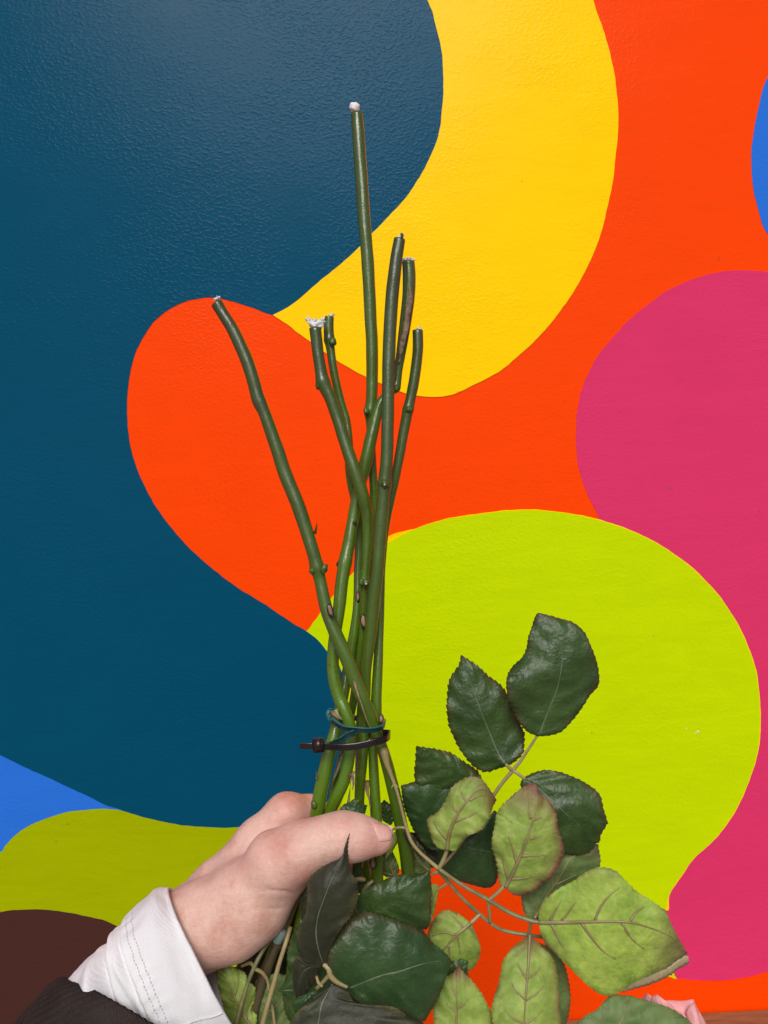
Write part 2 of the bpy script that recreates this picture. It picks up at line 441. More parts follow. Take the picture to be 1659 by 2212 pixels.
painted([(922, 0), (938, 42), (951, 95), (957, 160), (956, 230), (945, 300), (924, 352), (890, 408), (850, 457), (805, 503), (760, 550), (700, 601),
         (640, 651), (612, 670), (594, 679), (591, 681.5), (594, 684), (610, 694), (630, 708), (670, 739), (724, 777), (755, 796), (790, 815), (826, 831), (877, 850), (924, 857), (956, 856), (990, 848), (1040, 825), (1100, 786),
         (1160, 731), (1215, 665), (1262, 590), (1296, 510), (1318, 420), (1331, 330), (1335, 260), (1330, 190), (1318, 120), (1301, 60), (1280, 0),
         (1240, -120), (1120, -330), (950, -420), (820, -330), (860, -150)], M['yellow'], 2, 'warm yellow swoosh')
painted([(1760, 640), (1700, 598), (1659, 588), (1610, 584), (1560, 587), (1500, 602), (1440, 630), (1380, 673), (1325, 727), (1285, 780), (1260, 833), (1247, 890), (1244, 950), (1250, 1010),
         (1265, 1060), (1285, 1100), (1310, 1150), (1400, 1300), (1480, 1500), (1500, 1700), (1400, 1900), (1380, 2040), (1420, 2105), (1470, 2115), (1530, 2118), (1600, 2113), (1659, 2098), (1760, 2040),
         (1960, 1850), (2150, 1500), (2100, 1000), (1900, 750)], M['pink'], 1, 'magenta shape on the right')
painted([(659, 1360.5), (662, 1362.5), (664, 1362), (667, 1358), (690, 1325), (722, 1284), (765, 1235), (800, 1201), (835, 1175), (900, 1142), (980, 1119), (1060, 1107), (1140, 1102), (1220, 1108), (1300, 1126), (1370, 1150),
         (1440, 1187), (1510, 1242), (1570, 1311), (1610, 1385), (1633, 1460), (1641, 1540), (1637, 1610), (1620, 1680), (1590, 1745), (1550, 1803), (1500, 1852), (1466, 1897),
         (1446, 1932), (1438, 1965), (1437, 2010), (1443, 2065), (1455, 2101), (1461, 2112), (1459, 2117), (1400, 2130), (1200, 2130), (1000, 2140), (880, 2080), (790, 1980), (745, 1860), (735, 1760),
         (748, 1690), (755, 1600), (752, 1520), (735, 1444), (703, 1402), (684, 1380)], M['lime'], 2, 'lime green shape with a round head')
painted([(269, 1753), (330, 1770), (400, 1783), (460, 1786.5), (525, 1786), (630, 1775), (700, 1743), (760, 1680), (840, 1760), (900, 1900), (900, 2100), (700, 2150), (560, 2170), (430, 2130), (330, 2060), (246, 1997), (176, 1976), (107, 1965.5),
         (49, 1964), (0, 1970), (-120, 2000), (-160, 1930), (-80, 1900), (0, 1842), (12, 1826), (40, 1798), (78, 1776), (137, 1756), (205, 1748), (240, 1749)], M['olive'], 1.5, 'lime area low on the left, in a darker and duller tone')
painted([(800, 1960), (850, 1890), (900, 1862), (980, 1850), (1060, 1858), (1150, 1875), (1240, 1915), (1320, 1975), (1390, 2050), (1436, 2101), (1452, 2111), (1464, 2114), (1530, 2118), (1600, 2115), (1659, 2099), (1760, 2070), (1900, 2120),
         (1900, 2400), (1600, 2600), (1000, 2600), (700, 2400), (740, 2100)], M['red'], 3, 'orange red shape along the foot of the wall')
painted([(1740, 90), (1690, 110), (1659, 165), (1644, 205), (1630, 270), (1623, 340), (1626, 400), (1638, 455), (1659, 505), (1720, 560), (1850, 560), (1950, 350), (1880, 130)], M['blue'], 1, 'bright blue shape at the right edge')
painted([(-500, 1550), (-150, 1575), (0, 1600), (60, 1620), (140, 1660), (215, 1700), (280, 1735), (300, 1770), (240, 1800), (100, 1850), (-20, 1880), (-200, 1950), (-600, 1900)], M['blue'], 0.5, 'bright blue wedge low on the left')
painted([(-700, 2100), (-350, 2000), (-120, 1985), (0, 1970), (49, 1964), (107, 1965.5), (176, 1976), (246, 1997), (330, 2045), (420, 2120), (520, 2240), (560, 2500), (300, 2700), (-300, 2600), (-700, 2400)], M['brown'], 3, 'dark brown shape at the lower left')

hp = [(835, 1175), (900, 1142), (980, 1119), (1060, 1107), (1140, 1102), (1220, 1108), (1300, 1126), (1370, 1150), (1440, 1187), (1510, 1242), (1570, 1311), (1610, 1385), (1633, 1460), (1641, 1540), (1637, 1610), (1620, 1680), (1590, 1745), (1550, 1803), (1500, 1852), (1466, 1897), (1446, 1932), (1438, 1965)]
rim = []
for i, (x, y) in enumerate(hp):
    k = (0.7 + 1.2 * abs(math.sin(i * 1.9))) * min(1, .2 + i * .3); dx, dy = x - 1190, y - 1560; q = math.hypot(dx, dy); rim.append((x + dx / q * k, y + dy / q * k))
painted(rim + [(1380, 1900), (1300, 1700), (1190, 1560), (950, 1300)], M['yellow'], 1.6, 'thin yellow undercoat showing along the edge of the lime shape')
for (x, y, r, mt) in [(1507, 1580, 2.6, 'chip'), (1503, 1583, 1.8, 'chip'), (1482, 1573, 1.4, 'chip'), (1127, 392, 1.3, 'smudge'), (1447, 1053, 1.8, 'smudge'), (1639, 1103, 1.6, 'smudge'), (1278, 1582, 1.6, 'smudge'), (1411, 1373, 1.2, 'smudge'), (146, 1736 + 44, 1.6, 'smudge'), (122, 1817, 1.7, 'smudge')]:
    mb = MB(); q = on_wall(x, y); blob(mb, Vector((q.x, WALL - .0011, q.z)), r * WALL / FPX, .0003, r * .7 * WALL / FPX, x, .6, 2, 2)
    mb.build('paint_chip' if mt == 'chip' else 'smudge', M[mt], wall)
ledge = thing('wooden_ledge', 'brown wooden ledge running along the foot of the painted wall', 'ledge', (0, 0.6, zl - 0.04))
box('plank', -2.6, 2.6, WALL - 0.16, WALL - 0.0022, zl - 0.04, zl, M['wood'], ledge, 0.003)
box('plank', -2.6, 2.6, WALL - 0.325, WALL - 0.165, zl - 0.04, zl - 0.0015, M['wood'], ledge, 0.003)
box('support', -2.55, 2.55, WALL - 0.30, WALL - 0.26, 0.002, zl - 0.0405, M['wood'], ledge, 0.002)
tag(box('ground', -40, 40, -40, 40, -0.3, 0.0, M['ground']), kind='structure')

# ------------------------------------------------------------------ crops -> picture px
def c2(x, y): return (594 + .2604 * x, 1458 + .2604 * y)
def c3(x, y): return (432 + .358 * x, 1836 + .358 * y)
def c4(x, y): return (864 + .293 * x, 1296 + .293 * y)
def c5(x, y): return (864 + .4069 * x, 1728 + .4069 * y)
def c6(x, y): return (594 + .1953 * x, 1350 + .1953 * y)
def c7(x, y): return (594 + .1953 * x, 1026 + .1953 * y)
def c8(x, y): return (594 + .2279 * x, 648 + .2279 * y)
def cA(x, y): return (405 + .1953 * x, 594 + .1953 * y)
def cR(x, y): return (1188 + .2838 * x, 1944 + .2838 * y)

# ------------------------------------------------------------------ leaves
def leaf(parent, f, left, right, mid, d, dl=0.004, dr=0.004, kind='top', teeth=22, tooth=3.4, wave=0.0012, tip=0.0, tipr=0.75,
         vein=None, sidev=3, name='leaf', seed=None, label=None, quilt=0.0007, veinlen=0.75, back=None, backtip=0.0, rl=0.0, rr_=0.0):
    """f maps crop px to picture px; outlines run from base to tip; d = depths along the midrib; dl, dr = depth added at the edges"""
    sd = seed if seed is not None else random.random() * 50
    if kind.startswith('under'): tooth *= 1.3
    N = teeth * 5 + 1; K = 8
    L = resample([f(*p) for p in left], N); R = resample([f(*p) for p in right], N); Mi = resample([f(*p) for p in mid], N)
    L[0] = R[0] = Mi[0]; L[-1] = R[-1] = Mi[-1]
    T = np.linspace(0, 1, N)
    D = np.array([c[0] for c in resample_scalar(d, N)])
    def lst(q):
        return np.array([c[0] for c in resample_scalar(q if isinstance(q, (list, tuple)) else [q, q], N)])
    DL = lst(dl); DR = lst(dr)
    ctr = (L + R) / 2
    def edge(E):
        out = E.copy(); nE = len(E)
        for i in range(1, nE - 1):
            tan = E[min(i + 1, nE - 1)] - E[max(i - 1, 0)]; tn = np.linalg.norm(tan) + 1e-9; nor = np.array([tan[1], -tan[0]]) / tn
            if np.dot(nor, E[i] - Mi[i]) < 0: nor = -nor
            ph = (i % 5) / 5.0
            j = i // 5
            a = tooth * (0.65 + 0.7 * abs(noise.noise(Vector((j * 1.7 + sd, 3.1, 0)))) + 0.3 * math.sin(j * 2.1 + sd))
            fade = min(1, T[i] / 0.06, (1 - T[i]) / 0.03)
            out[i] = E[i] + (nor * (ph - 0.25) * a + tan / tn * ph * a * 0.55) * fade
        return out
    Lt = edge(L); Rt = edge(R)
    def pos(side, i, u):
        E, Et, DD = (L, Lt, DL) if side < 0 else (R, Rt, DR)
        e = Et[i] * (u ** 6) + E[i] * (1 - u ** 6)
        xy = Mi[i] * (1 - u) + e * u
        t = T[i]
        env = min(1, t * 6, (1 - t) * 6)
        q = D[i] + DD[i] * (u ** 1.5) * math.sin(math.pi * min(max(t, 0.02), 0.98)) ** 0.5
        q += wave * u * u * math.sin(2 * math.pi * (t * 2.6 + sd) + side) * env
        q += quilt * u * (1 - u * 0.3) * math.sin(2 * math.pi * (t * 6 - u * 1.5) + sd) * env
        q += 0.0010 * noise.noise(Vector((xy[0] * 0.03 + sd, xy[1] * 0.03, 1.0)))
        q += -0.0005 * math.exp(-(u / 0.10) ** 2) if kind.startswith('under') else 0.0006 * math.exp(-(u / 0.10) ** 2)
        return xy, q
    cols = [(-1, 1 - k / K) for k in range(K)] + [(0, 0)] + [(1, (k + 1) / K) for k in range(K)]
    verts = []; at = []; NC = len(cols)
    for lay in (0, 1):
        for i in range(N):
            for (s, u) in cols:
                xy, q = pos(s or 1, i, u)
                thick = 0.00022 * (1 - 0.6 * u ** 4)
                verts.append(P(xy[0], xy[1], q + (thick if lay else -thick)))
                tr = 0.0
                if tip and T[i] > 1 - tip: tr = ((T[i] - (1 - tip)) / tip) * tipr
                if backtip and T[i] < backtip: tr = max(tr, (1 - T[i] / backtip) * tipr)
                tr = max(tr, (rl if s < 0 else rr_) * u ** 5)
                at.append((u, T[i], tr, 1))
    F = []; FM = []
    o2 = N * NC
    for i in range(N - 1):
        for j in range(NC - 1):
            a_ = i * NC + j
            F.append((a_, a_ + NC, a_ + NC + 1, a_ + 1)); FM.append(0)
            F.append((o2 + a_, o2 + a_ + 1, o2 + a_ + NC + 1, o2 + a_ + NC)); FM.append(1)
        for j, fl in ((0, 0), (NC - 1, 1)):
            a_ = i * NC + j
            q = (a_, a_ + NC, o2 + a_ + NC, o2 + a_)
            F.append(q if fl else tuple(reversed(q))); FM.append(0)
    ub = {'top': 'under', 'top_green': 'under', 'top_brown': 'under_c', 'under': 'top', 'under_b': 'top', 'under_c': 'top'}
    o = obj(name, verts, F, None, parent, True, [M[kind], M[back or ub[kind]]], FM, {'leafpos': at})
    bm = bmesh.new(); bm.from_mesh(o.data)
    bmesh.ops.remove_doubles(bm, verts=bm.verts[:], dist=1e-6)
    bmesh.ops.recalc_face_normals(bm, faces=bm.faces[:])
    bm.to_mesh(o.data); bm.free()
    if label: o['label'] = label
    # veins, raised above the face
    mb = MB(); un = kind.startswith('under')
    w0 = vein if vein is not None else (8.5 if un else 4.2)
    lift = 0.0002
    path = []; wd = []
    nend = int((N - 1) * (veinlen if not un else min(0.97, veinlen + 0.15)))
    for i in range(0, nend + 1, 3):
        xy, q = pos(1, i, 0.0); t = i / max(nend, 1)
        w = w0 * (1 - 0.85 * t ** 1.1)
        path.append(P(xy[0], xy[1], q - lift - (w * 0.12 * q / FPX if un else 0.0))); wd.append(max(w, 0.6) * 0.5 * q / FPX)
    if w0 > 0 and len(path) > 2: tube(mb, path, wd, 8, flat=0.8 if un else 0.45)
    if un and sidev and w0 > 0:
        for k in range(sidev if isinstance(sidev, int) else 0):
            for s in (-1, 1):
                t0 = 0.14 + 0.52 * k / max(sidev, 1) + (0.06 if s > 0 else 0) + 0.03 * math.sin(sd + k * 3 + s)
                ln = 0.15 + 0.07 * abs(math.sin(sd * 2 + k + s)); umax = 0.5 + 0.25 * abs(math.sin(sd + 2 * k))
                pp = []; rr = []
                for j in range(8):
                    g = j / 7; t = t0 + ln * (g ** 1.3); i = int(t * (N - 1)); u = umax * g ** 0.85
                    if i >= N: break
                    xy, q = pos(s, i, u); w = w0 * 0.62 * (1 - 0.8 * g)
                    pp.append(P(xy[0], xy[1], q - lift - 0.0001)); rr.append(w * 0.5 * q / FPX)
                tube(mb, pp, rr, 6, flat=0.8)
    if un and w0 > 0 and not isinstance(sidev, int):
        tab = []
        for i in range(0, N, 2):
            for (s, u) in cols:
                xy, q = pos(s or 1, i, u); tab.append((xy[0], xy[1], q))
        tab = np.array(tab)
        for line in sidev:
            ln = resample([f(*p) for p in line], 10); pp = []; rr = []
            for j, xy in enumerate(ln):
                q = tab[np.argmin((tab[:, 0] - xy[0]) ** 2 + (tab[:, 1] - xy[1]) ** 2), 2]; w = w0 * 0.8 * (1 - 0.75 * j / 9)
                pp.append(P(xy[0], xy[1], q - lift - 0.0001)); rr.append(w * 0.5 * q / FPX)
            tube(mb, pp, rr, 6, flat=0.8)
    if mb.v: mb.build('vein', M['vein' if un else 'vein_pale'], o)
    return o

def resample_scalar(q, n):
    q = list(q); x = np.linspace(0, 1, len(q)); c = np.array(cat([(a, b) for a, b in zip(x, q)], 12))
    t = np.linspace(0, 1, n); return np.interp(t, c[:, 0], c[:, 1])[:, None]

# ------------------------------------------------------------------ stems
roses = []
def rose(label, tip, path, mat, bumps=(), sides=18, cap='cut', seed=0):
    """path: (x, y, depth, width px) from the cut end down"""
    t = thing('artificial_rose', label, 'artificial rose', P(path[-1][0], path[-1][1], path[-1][2]), 'artificial roses held in a bunch, heads down')
    mb = MB()
    c = cat(path, 8); pts = [P(p[0], p[1], p[2]) for p in c]
    rad = []
    for p in c:
        r = p[3] * 0.5 * p[2] / FPX
        for (bx, by, amt, ln) in bumps:
            d = math.hypot(p[0] - bx, p[1] - by); r *= 1 + amt * math.exp(-(d / ln) ** 2)
        rad.append(r)
    tube(mb, pts, rad, sides, cap0=cap, cap1='dome', amp=0.05, seed=seed)
    o = mb.build('stem', mat, t, attr='run'); roses.append(t)
    return t, o

def surf_pt(x, y, d, w):
    """point on the front of a stem of width w centred at depth d"""
    return P(x, y, d - w * 0.5 * d / FPX)
def rot_img(deg): return Matrix.Rotation(math.radians(-deg), 3, 'Y')
def scar(parent, x, y, d, w=12, h=32, tilt=0, name='scar'):
    px = d / FPX; mb = MB(); R_ = rot_img(tilt)
    blob(mb, P(x, y, d + 0.0004), w * .62 * px, 0.0011, h * .56 * px, x, 0.25, 2, 2, R_)
    o = mb.build('scar_rim', M['scar_rim'], parent)
    mb = MB(); blob(mb, P(x, y, d), w * .44 * px, 0.0011, h * .44 * px, y, 0.3, 3, 2, R_)
    mb.build(name, M['scar'], o)
def bud(parent, x, y, d, r=5, mat='bud', k=1.3, tilt=0, n='bud', white=False):
    px = d / FPX; mb = MB(); r *= 1.18; blob(mb, P(x, y, d + r * px * 0.35), r * px, r * px, r * k * px, x + y, 0.3, 1.5, 3, rot_img(tilt))
    o = mb.build(n, M[mat], parent)
    if white:
        mb = MB(); blob(mb, P(x, y + r * 0.2, d - r * px * 0.95), 1.9 * px, 1.6 * px, 1.9 * px, x, .1)
        mb.build('bud_eye', M['fluff'], o)
def fluff(parent, x, y, d, r, hgt, n=26, spread=1.0, lean=0, core=True):
    """crumbs and frayed flakes of white foam pushed out of the cut end"""
    px = d / FPX; mb = MB()
    blob(mb, P(x, y - hgt * 0.15, d), r * .6 * px, r * .5 * px, hgt * .34 * px, x, 0.7, 2.2, 3)
    for i in range(n):
        a = random.uniform(0, 2 * math.pi); q = random.uniform(0.2, 1) ** .7
        h = hgt * random.uniform(0.1, .95) * (1 if abs(math.cos(a)) > .35 else .8)
        sp = r * q * spread * (.45 + .6 * h / hgt)
        c = P(x + math.cos(a) * sp + lean * h / hgt, y - h * .9, d) + Vector((0, math.sin(a) * sp * .6 * px, 0))
        s_ = random.uniform(1.6, 3.4) * px * (1.15 - .4 * h / hgt)
        R_ = Matrix.Rotation(random.uniform(0, 6), 3, 'Y') @ Matrix.Rotation(random.uniform(0, 6), 3, 'X')
        blob(mb, c, s_ * 1.2, s_ * .45, s_ * .9, i + x, .9, 2.5, 2, R_)
        if i % 2 == 0:
            b0 = P(x + math.cos(a) * r * .4, y, d)
            tube(mb, [b0, (b0 + c) / 2 + Vector((0, 0, px)), c], [1.6 * px, 1.3 * px, 1.5 * px], 5, amp=.6, seed=i)
    return mb.build('frayed_core', M['fluff'], parent)
def flake(parent, pts, w, mat='bark', n='thorn'):
    mb = MB(); ptube(mb, [(*p, w * (1 - 0.9 * i / (len(pts) - 1))) for i, p in enumerate(pts)], 7, 4, flat=0.5); return mb.build(n, M[mat], parent)

# 1: leans left, ends right of the thumb
r1, _ = rose('artificial rose whose long stem leans far left, dark wrinkled end over the red shape', None,
    [(468, 655, .428, 24), (483, 680, .428, 25), (500, 707, .428, 26), (514, 735, .428, 27), (534, 781, .428, 28), (549, 828, .428, 28), (558, 862, .428, 28), (571, 892, .428, 27), (587, 936, .428, 28), (602, 980, .428, 29),
     (617, 1026, .428, 30), (643, 1090, .427, 30), (662, 1147, .426, 29), (676, 1192, .425, 28), (684, 1221, .425, 29), (691, 1251, .425, 26), (699, 1290, .424, 27), (709, 1329, .423, 28), (723, 1364, .422, 29),
     (748, 1420, .421, 30), (770, 1477, .421, 30), (785, 1512, .421, 29), (801, 1549, .423, 28), (814, 1585, .425, 24), (827, 1620, .428, 25), (843, 1679, .432, 27), (861, 1757, .436, 28), (875, 1830, .44, 29), (881, 1880, .444, 29), (890, 1960, .452, 27), (930, 2100, .47, 24), (980, 2290, .49, 22)],
    M['stem_a'], [(553, 872, .12, 16), (686, 1228, .16, 13), (469, 660, .06, 12)], seed=1)
# 2: tallest
r2, _ = rose('artificial rose with the tallest upright stem, white blob on top, against the blue', None,
    [(771, 246, .452, 25), (773.6, 287, .452, 26.5), (780, 376, .452, 27), (786, 466, .452, 27), (794, 561, .452, 27), (800, 674, .452, 26), (804, 762, .452, 26), (803, 853, .452, 25), (800, 889, .452, 25), (800, 921, .453, 18),
     (804, 1000, .454, 18), (808, 1080, .455, 19), (806, 1200, .455, 19), (800, 1320, .455, 19), (790, 1440, .454, 19), (780, 1540, .450, 20), (778, 1620, .450, 20), (777, 1720, .452, 20), (785, 1840, .46, 20), (830, 2000, .47, 20), (1000, 2160, .50, 18), (1300, 2300, .52, 17), (1430, 2330, .50, 16)],
    M['stem_c'], [(796, 889, .16, 9)], seed=2)
# 3: centre
r3, _ = rose('artificial rose with the thick straight centre stem in front, tipped white with a dark speck', None,
    [(863, 517, .432, 25), (856, 561, .432, 27), (849, 618, .432, 28), (844.5, 674, .432, 28), (840, 762, .432, 28), (838, 876, .431, 27), (835.6, 990, .430, 27), (832, 1030, .430, 28), (826, 1094, .430, 28), (820.5, 1163, .430, 28),
     (815, 1231, .430, 28), (807, 1299, .431, 29), (799, 1380, .432, 26), (791, 1440, .433, 24), (789, 1490, .435, 24), (787, 1560, .437, 24), (784, 1625, .436, 23), (779, 1679, .438, 23), (776, 1740, .441, 22), (775, 1850, .445, 22), (760, 1960, .44, 22), (750, 2080, .44, 22), (740, 2290, .42, 22)],
    M['stem_a'], [(831, 1045, .12, 9)], seed=3)
# 4: frayed white
r4, _ = rose('artificial rose with a frayed white tuft bursting from its cut end', None,
    [(680.6, 709, .436, 26), (687, 762, .436, 25), (693, 800, .436, 26), (699, 828, .436, 29), (715, 864, .436, 26), (731, 910, .436, 26), (749, 967, .435, 27), (766, 1016, .434, 28), (777, 1048, .434, 28), (786, 1080, .435, 28),
     (793, 1114, .437, 26), (794, 1163, .438, 24), (790, 1221, .438, 22), (787, 1252, .438, 20), (786, 1300, .440, 17), (784, 1360, .443, 17), (774, 1430, .447, 18), (766, 1500, .448, 18), (752, 1570, .447, 16), (738, 1630, .447, 15), (722, 1700, .450, 15), (708, 1780, .455, 15), (690, 1900, .46, 16), (640, 2060, .46, 16), (600, 2290, .45, 16)],
    M['stem_b'], [(694, 826, .10, 10), (787, 1254, .22, 7)], seed=4)
# 5: shorter one beside it
r5, _ = rose('artificial rose with a cleanly cut end and a knob, just right of the white tuft', None,
    [(711, 685, .446, 21), (710, 710, .446, 22), (711, 730, .446, 22), (715, 762, .446, 18), (722, 808, .446, 18), (735, 864, .447, 18), (747, 905, .447, 18), (753, 950, .446, 18), (755, 1010, .445, 19), (760, 1050, .448, 19), (770, 1100, .451, 18), (775, 1163, .452, 17),
     (773, 1230, .450, 17), (772, 1300, .447, 18), (766, 1358, .445, 20), (757, 1409, .444, 22), (747, 1470, .441, 24), (735, 1530, .436, 26), (723, 1584, .430, 27), (711, 1625, .428, 29), (696, 1692, .427, 30), (684, 1757, .428, 30), (672, 1830, .43, 28), (652, 1900, .43, 26), (632, 1950, .425, 25), (606, 2020, .42, 24), (585, 2070, .42, 23), (560, 2140, .42, 22), (530, 2290, .42, 22)],
    M['stem_c'], [(712, 735, .16, 7)], seed=5)
# 6: brown scarred
r6, _ = rose('artificial rose with a long brown scrape down its stem below a crumbly white end', None,
    [(882, 566, .444, 27), (884, 600, .444, 28), (882, 645, .444, 27), (875, 700, .444, 25), (868, 750, .444, 22), (860, 800, .444, 19), (854, 836, .444, 20), (838, 850, .444, 18), (820, 875, .444, 22), (805, 930, .443, 26), (793, 985, .442, 28), (779, 1040, .443, 27),
     (768, 1090, .443, 25), (762, 1124, .442, 25), (754, 1172, .440, 27), (746, 1211, .438, 29), (738, 1260, .436, 28), (733, 1309, .434, 27), (725, 1365, .432, 26), (719, 1420, .431, 26), (722, 1467, .430, 27), (733, 1506, .429, 28), (746, 1537, .427, 28), (756, 1570, .426, 26), (757, 1605, .426, 26), (752, 1645, .426, 27),
     (743, 1685, .426, 27), (728, 1720, .427, 27), (712, 1756, .43, 27), (690, 1830, .435, 26), (665, 1920, .435, 25), (650, 1990, .43, 24), (630, 2100, .42, 24), (620, 2290, .42, 24)],
    M['stem_c'], [(854, 838, .25, 7), (744, 1214, .06, 12)], seed=6)
# 7: right
r7, _ = rose('artificial rose with the shortest stem on the right, curving out over the yellow', None,
    [(902.5, 714, .446, 23), (902, 762, .446, 23), (895, 819, .446, 23), (888, 855, .446, 22), (882, 883, .446, 23), (872, 933, .446, 22), (862, 990, .446, 21), (853, 1035, .446, 20), (843, 1085, .447, 18), (832, 1140, .448, 18), (824, 1220, .447, 18), (821, 1300, .445, 19), (819, 1378, .443, 19), (816, 1448, .440, 22), (813, 1506, .438, 23), (813, 1545, .437, 23),
     (810, 1590, .438, 22), (806, 1625, .438, 21), (809, 1692, .436, 22), (813, 1770, .434, 24), (815, 1843, .433, 25), (815, 1890, .434, 26), (820, 1960, .44, 24), (860, 2100, .46, 22), (900, 2290, .48, 20)],
    M['stem_b'], [(882, 884, .12, 8), (813, 1558, .15, 7)], seed=7)

# cut ends
fluff(r1, 467, 648, .428, 8, 9, 12, lean=6)
fluff(r2, 769, 243, .452, 11, 22, 14)
mb = MB(); blob(mb, P(766, 232, .452), 11 * .452 / FPX, 9 * .452 / FPX, 10.5 * .452 / FPX, 3, .25, 2, 3); mb.build('core_blob', simple('pinkish white glue', (0.74, 0.62, 0.62, 1), 0.7, 0.8, 0.0008, c2=(0.80, 0.77, 0.74, 1), cs=500), r2)
fluff(r3, 864, 515, .432, 9, 9, 14)
mb = MB(); ptube(mb, [(867.5, 514, .431, 6), (868, 505, .431, 6)], 8, cap1='dome'); mb.build('wire_end', M['scar_rim'], r3)
fluff(r4, 683, 707, .436, 25, 25, 64, 1.0, core=False)
fluff(r5, 716, 683, .446, 8, 5, 10)
fluff(r6, 882, 565, .444, 18, 8, 40)
fluff(r7, 906, 712, .446, 6, 5, 10)
# knobs and buds
bud(r1, 674, 1234, .422, 5.5, tilt=20); bud(r1, 700, 1229, .421, 7.0, tilt=-30)
flake(r1, [(680, 1152, .426), (683, 1140, .424), (685, 1128, .422)], 8, 'bud', 'thorn')
bud(r1, 550, 880, .428, 6, 'stem_a' if False else 'scar_rim', 1.4) if False else None
scar(r1, *c7(612, 1500), .4165, 11, 32, 12)
flake(r1, [(*c6(862, 560), .4195), (*c6(885, 660), .4165), (*c6(925, 790), .415), (*c6(965, 900), .415), (*c6(1010, 1040), .4165), (*c6(1050, 1130), .4175), (*c6(1100, 1240), .419)], 6, 'scar', 'bark_tear')
bud(r2, 791, 889, .447, 5.5, 'stem_c' if False else 'bud')
bud(r3, 831, 1045, .4255, 8, 'bud', 1.1, white=True)
bud(r4, 689, 832, .435, 6.5, 'bud', 1.5); bud(r4, 781, 1258, .434, 5, 'bud', 1.4); bud(r4, 791, 1260, .433, 6, 'bud', 1.2, white=True)
bud(r5, 719, 739, .442, 6.5, 'bud', 1.3)
bud(r5, *c2(325, 1075), .4235, 6, 'bud', 1.4)
scar(r5, *c7(918, 1350), .4445, 9, 24, -4)
scar(r4, *c7(978, 1620), .4375, 11, 32, 5)
bud(r6, 855, 840, .440, 6, 'bud', 1.3); bud(r6, 732, 1219, .437, 4.5, 'scar_rim', 1.5, -25)
bud(r6, *c7(880, 525), .437, 3.5, 'scar_rim', .9)
bud(r7, 883, 885, .4425, 7, 'bud', .9)
scar(r7, *c2(812, 1560), .4285, 13, 26, 0)
bud(r7, 813, 1560, .434, 7, 'bud', 1)
scar(r1, *c6(1175, 1040), .4205, 9, 20, -5)
# brown scrape down stem 6
mb = MB()
ptube(mb, [(884, 612, .4375, 3), (886, 630, .4372, 8), (885, 655, .437, 11), (880, 690, .4375, 12), (873, 730, .4378, 12), (867, 762, .4385, 9), (862, 785, .4395, 3)], 9, 10, flat=0.35, amp=0.9)
mb.build('scrape', M['bark'], r6)
# bracts and torn bits under the tie
flake(r6, [(*c2(610, 850), .424), (*c2(640, 830), .4205), (*c2(652, 900), .4195), (*c2(640, 960), .420)], 11, 'bark', 'bract')
flake(r6, [(*c2(655, 800), .423), (*c2(628, 880), .4195), (*c2(625, 930), .420)], 6, 'scar', 'bract')
flake(r7, [(*c2(770, 880), .436), (*c2(765, 960), .430), (*c2(785, 1040), .4285), (*c2(795, 1180), .4285)], 11, 'bark', 'bract')
flake(r5, [(*c2(345, 870), .424), (*c2(347, 830), .423), (*c2(341, 798), .422)], 6, 'bark', 'thorn')
flake(r4, [(*c2(560, 660), .440), (*c2(530, 760), .436), (*c2(480, 880), .434), (*c2(440, 1010), .436)], 13, 'stalk_green', 'bract')
flake(r4, [(*c2(545, 640), .438), (*c2(525, 680), .436), (*c2(515, 705), .435)], 5, 'bark', 'bract')
flake(r6, [(*c2(500, 290), .425), (*c2(520, 330), .4235), (*c2(560, 375), .4225)], 16, 'stalk_green', 'bract')
flake(r6, [(*c2(460, 310), .424), (*c2(505, 340), .4232), (*c2(545, 372), .4232)], 11, 'scar', 'bract')
flake(r3, [(*c2(655, 330), .432), (*c2(640, 400), .428), (*c2(665, 430), .428)], 8, 'bark', 'bract')
flake(r3, [(*c2(610, 1060), .432), (*c2(615, 1000), .432), (*c2(625, 930), .432)], 8, 'stalk', 'leaf_stalk')

mb = MB(); ptube(mb, [(662, 1868, .4275, 27), (652, 1900, .427, 26.5), (632, 1950, .4225, 25.5), (606, 2020, .4175, 25), (596, 2045, .4173, 24)], 16, amp=.04); mb.build('brown_sheath', M['sheath'], r5, attr='run')
mb = MB(); ptube(mb, [(599, 2038, .417, 22), (585, 2070, .4165, 23), (560, 2140, .4165, 23.5), (535, 2240, .416, 23)], 16, amp=.04); mb.build('brown_sheath', M['sheath'], r5, attr='run')
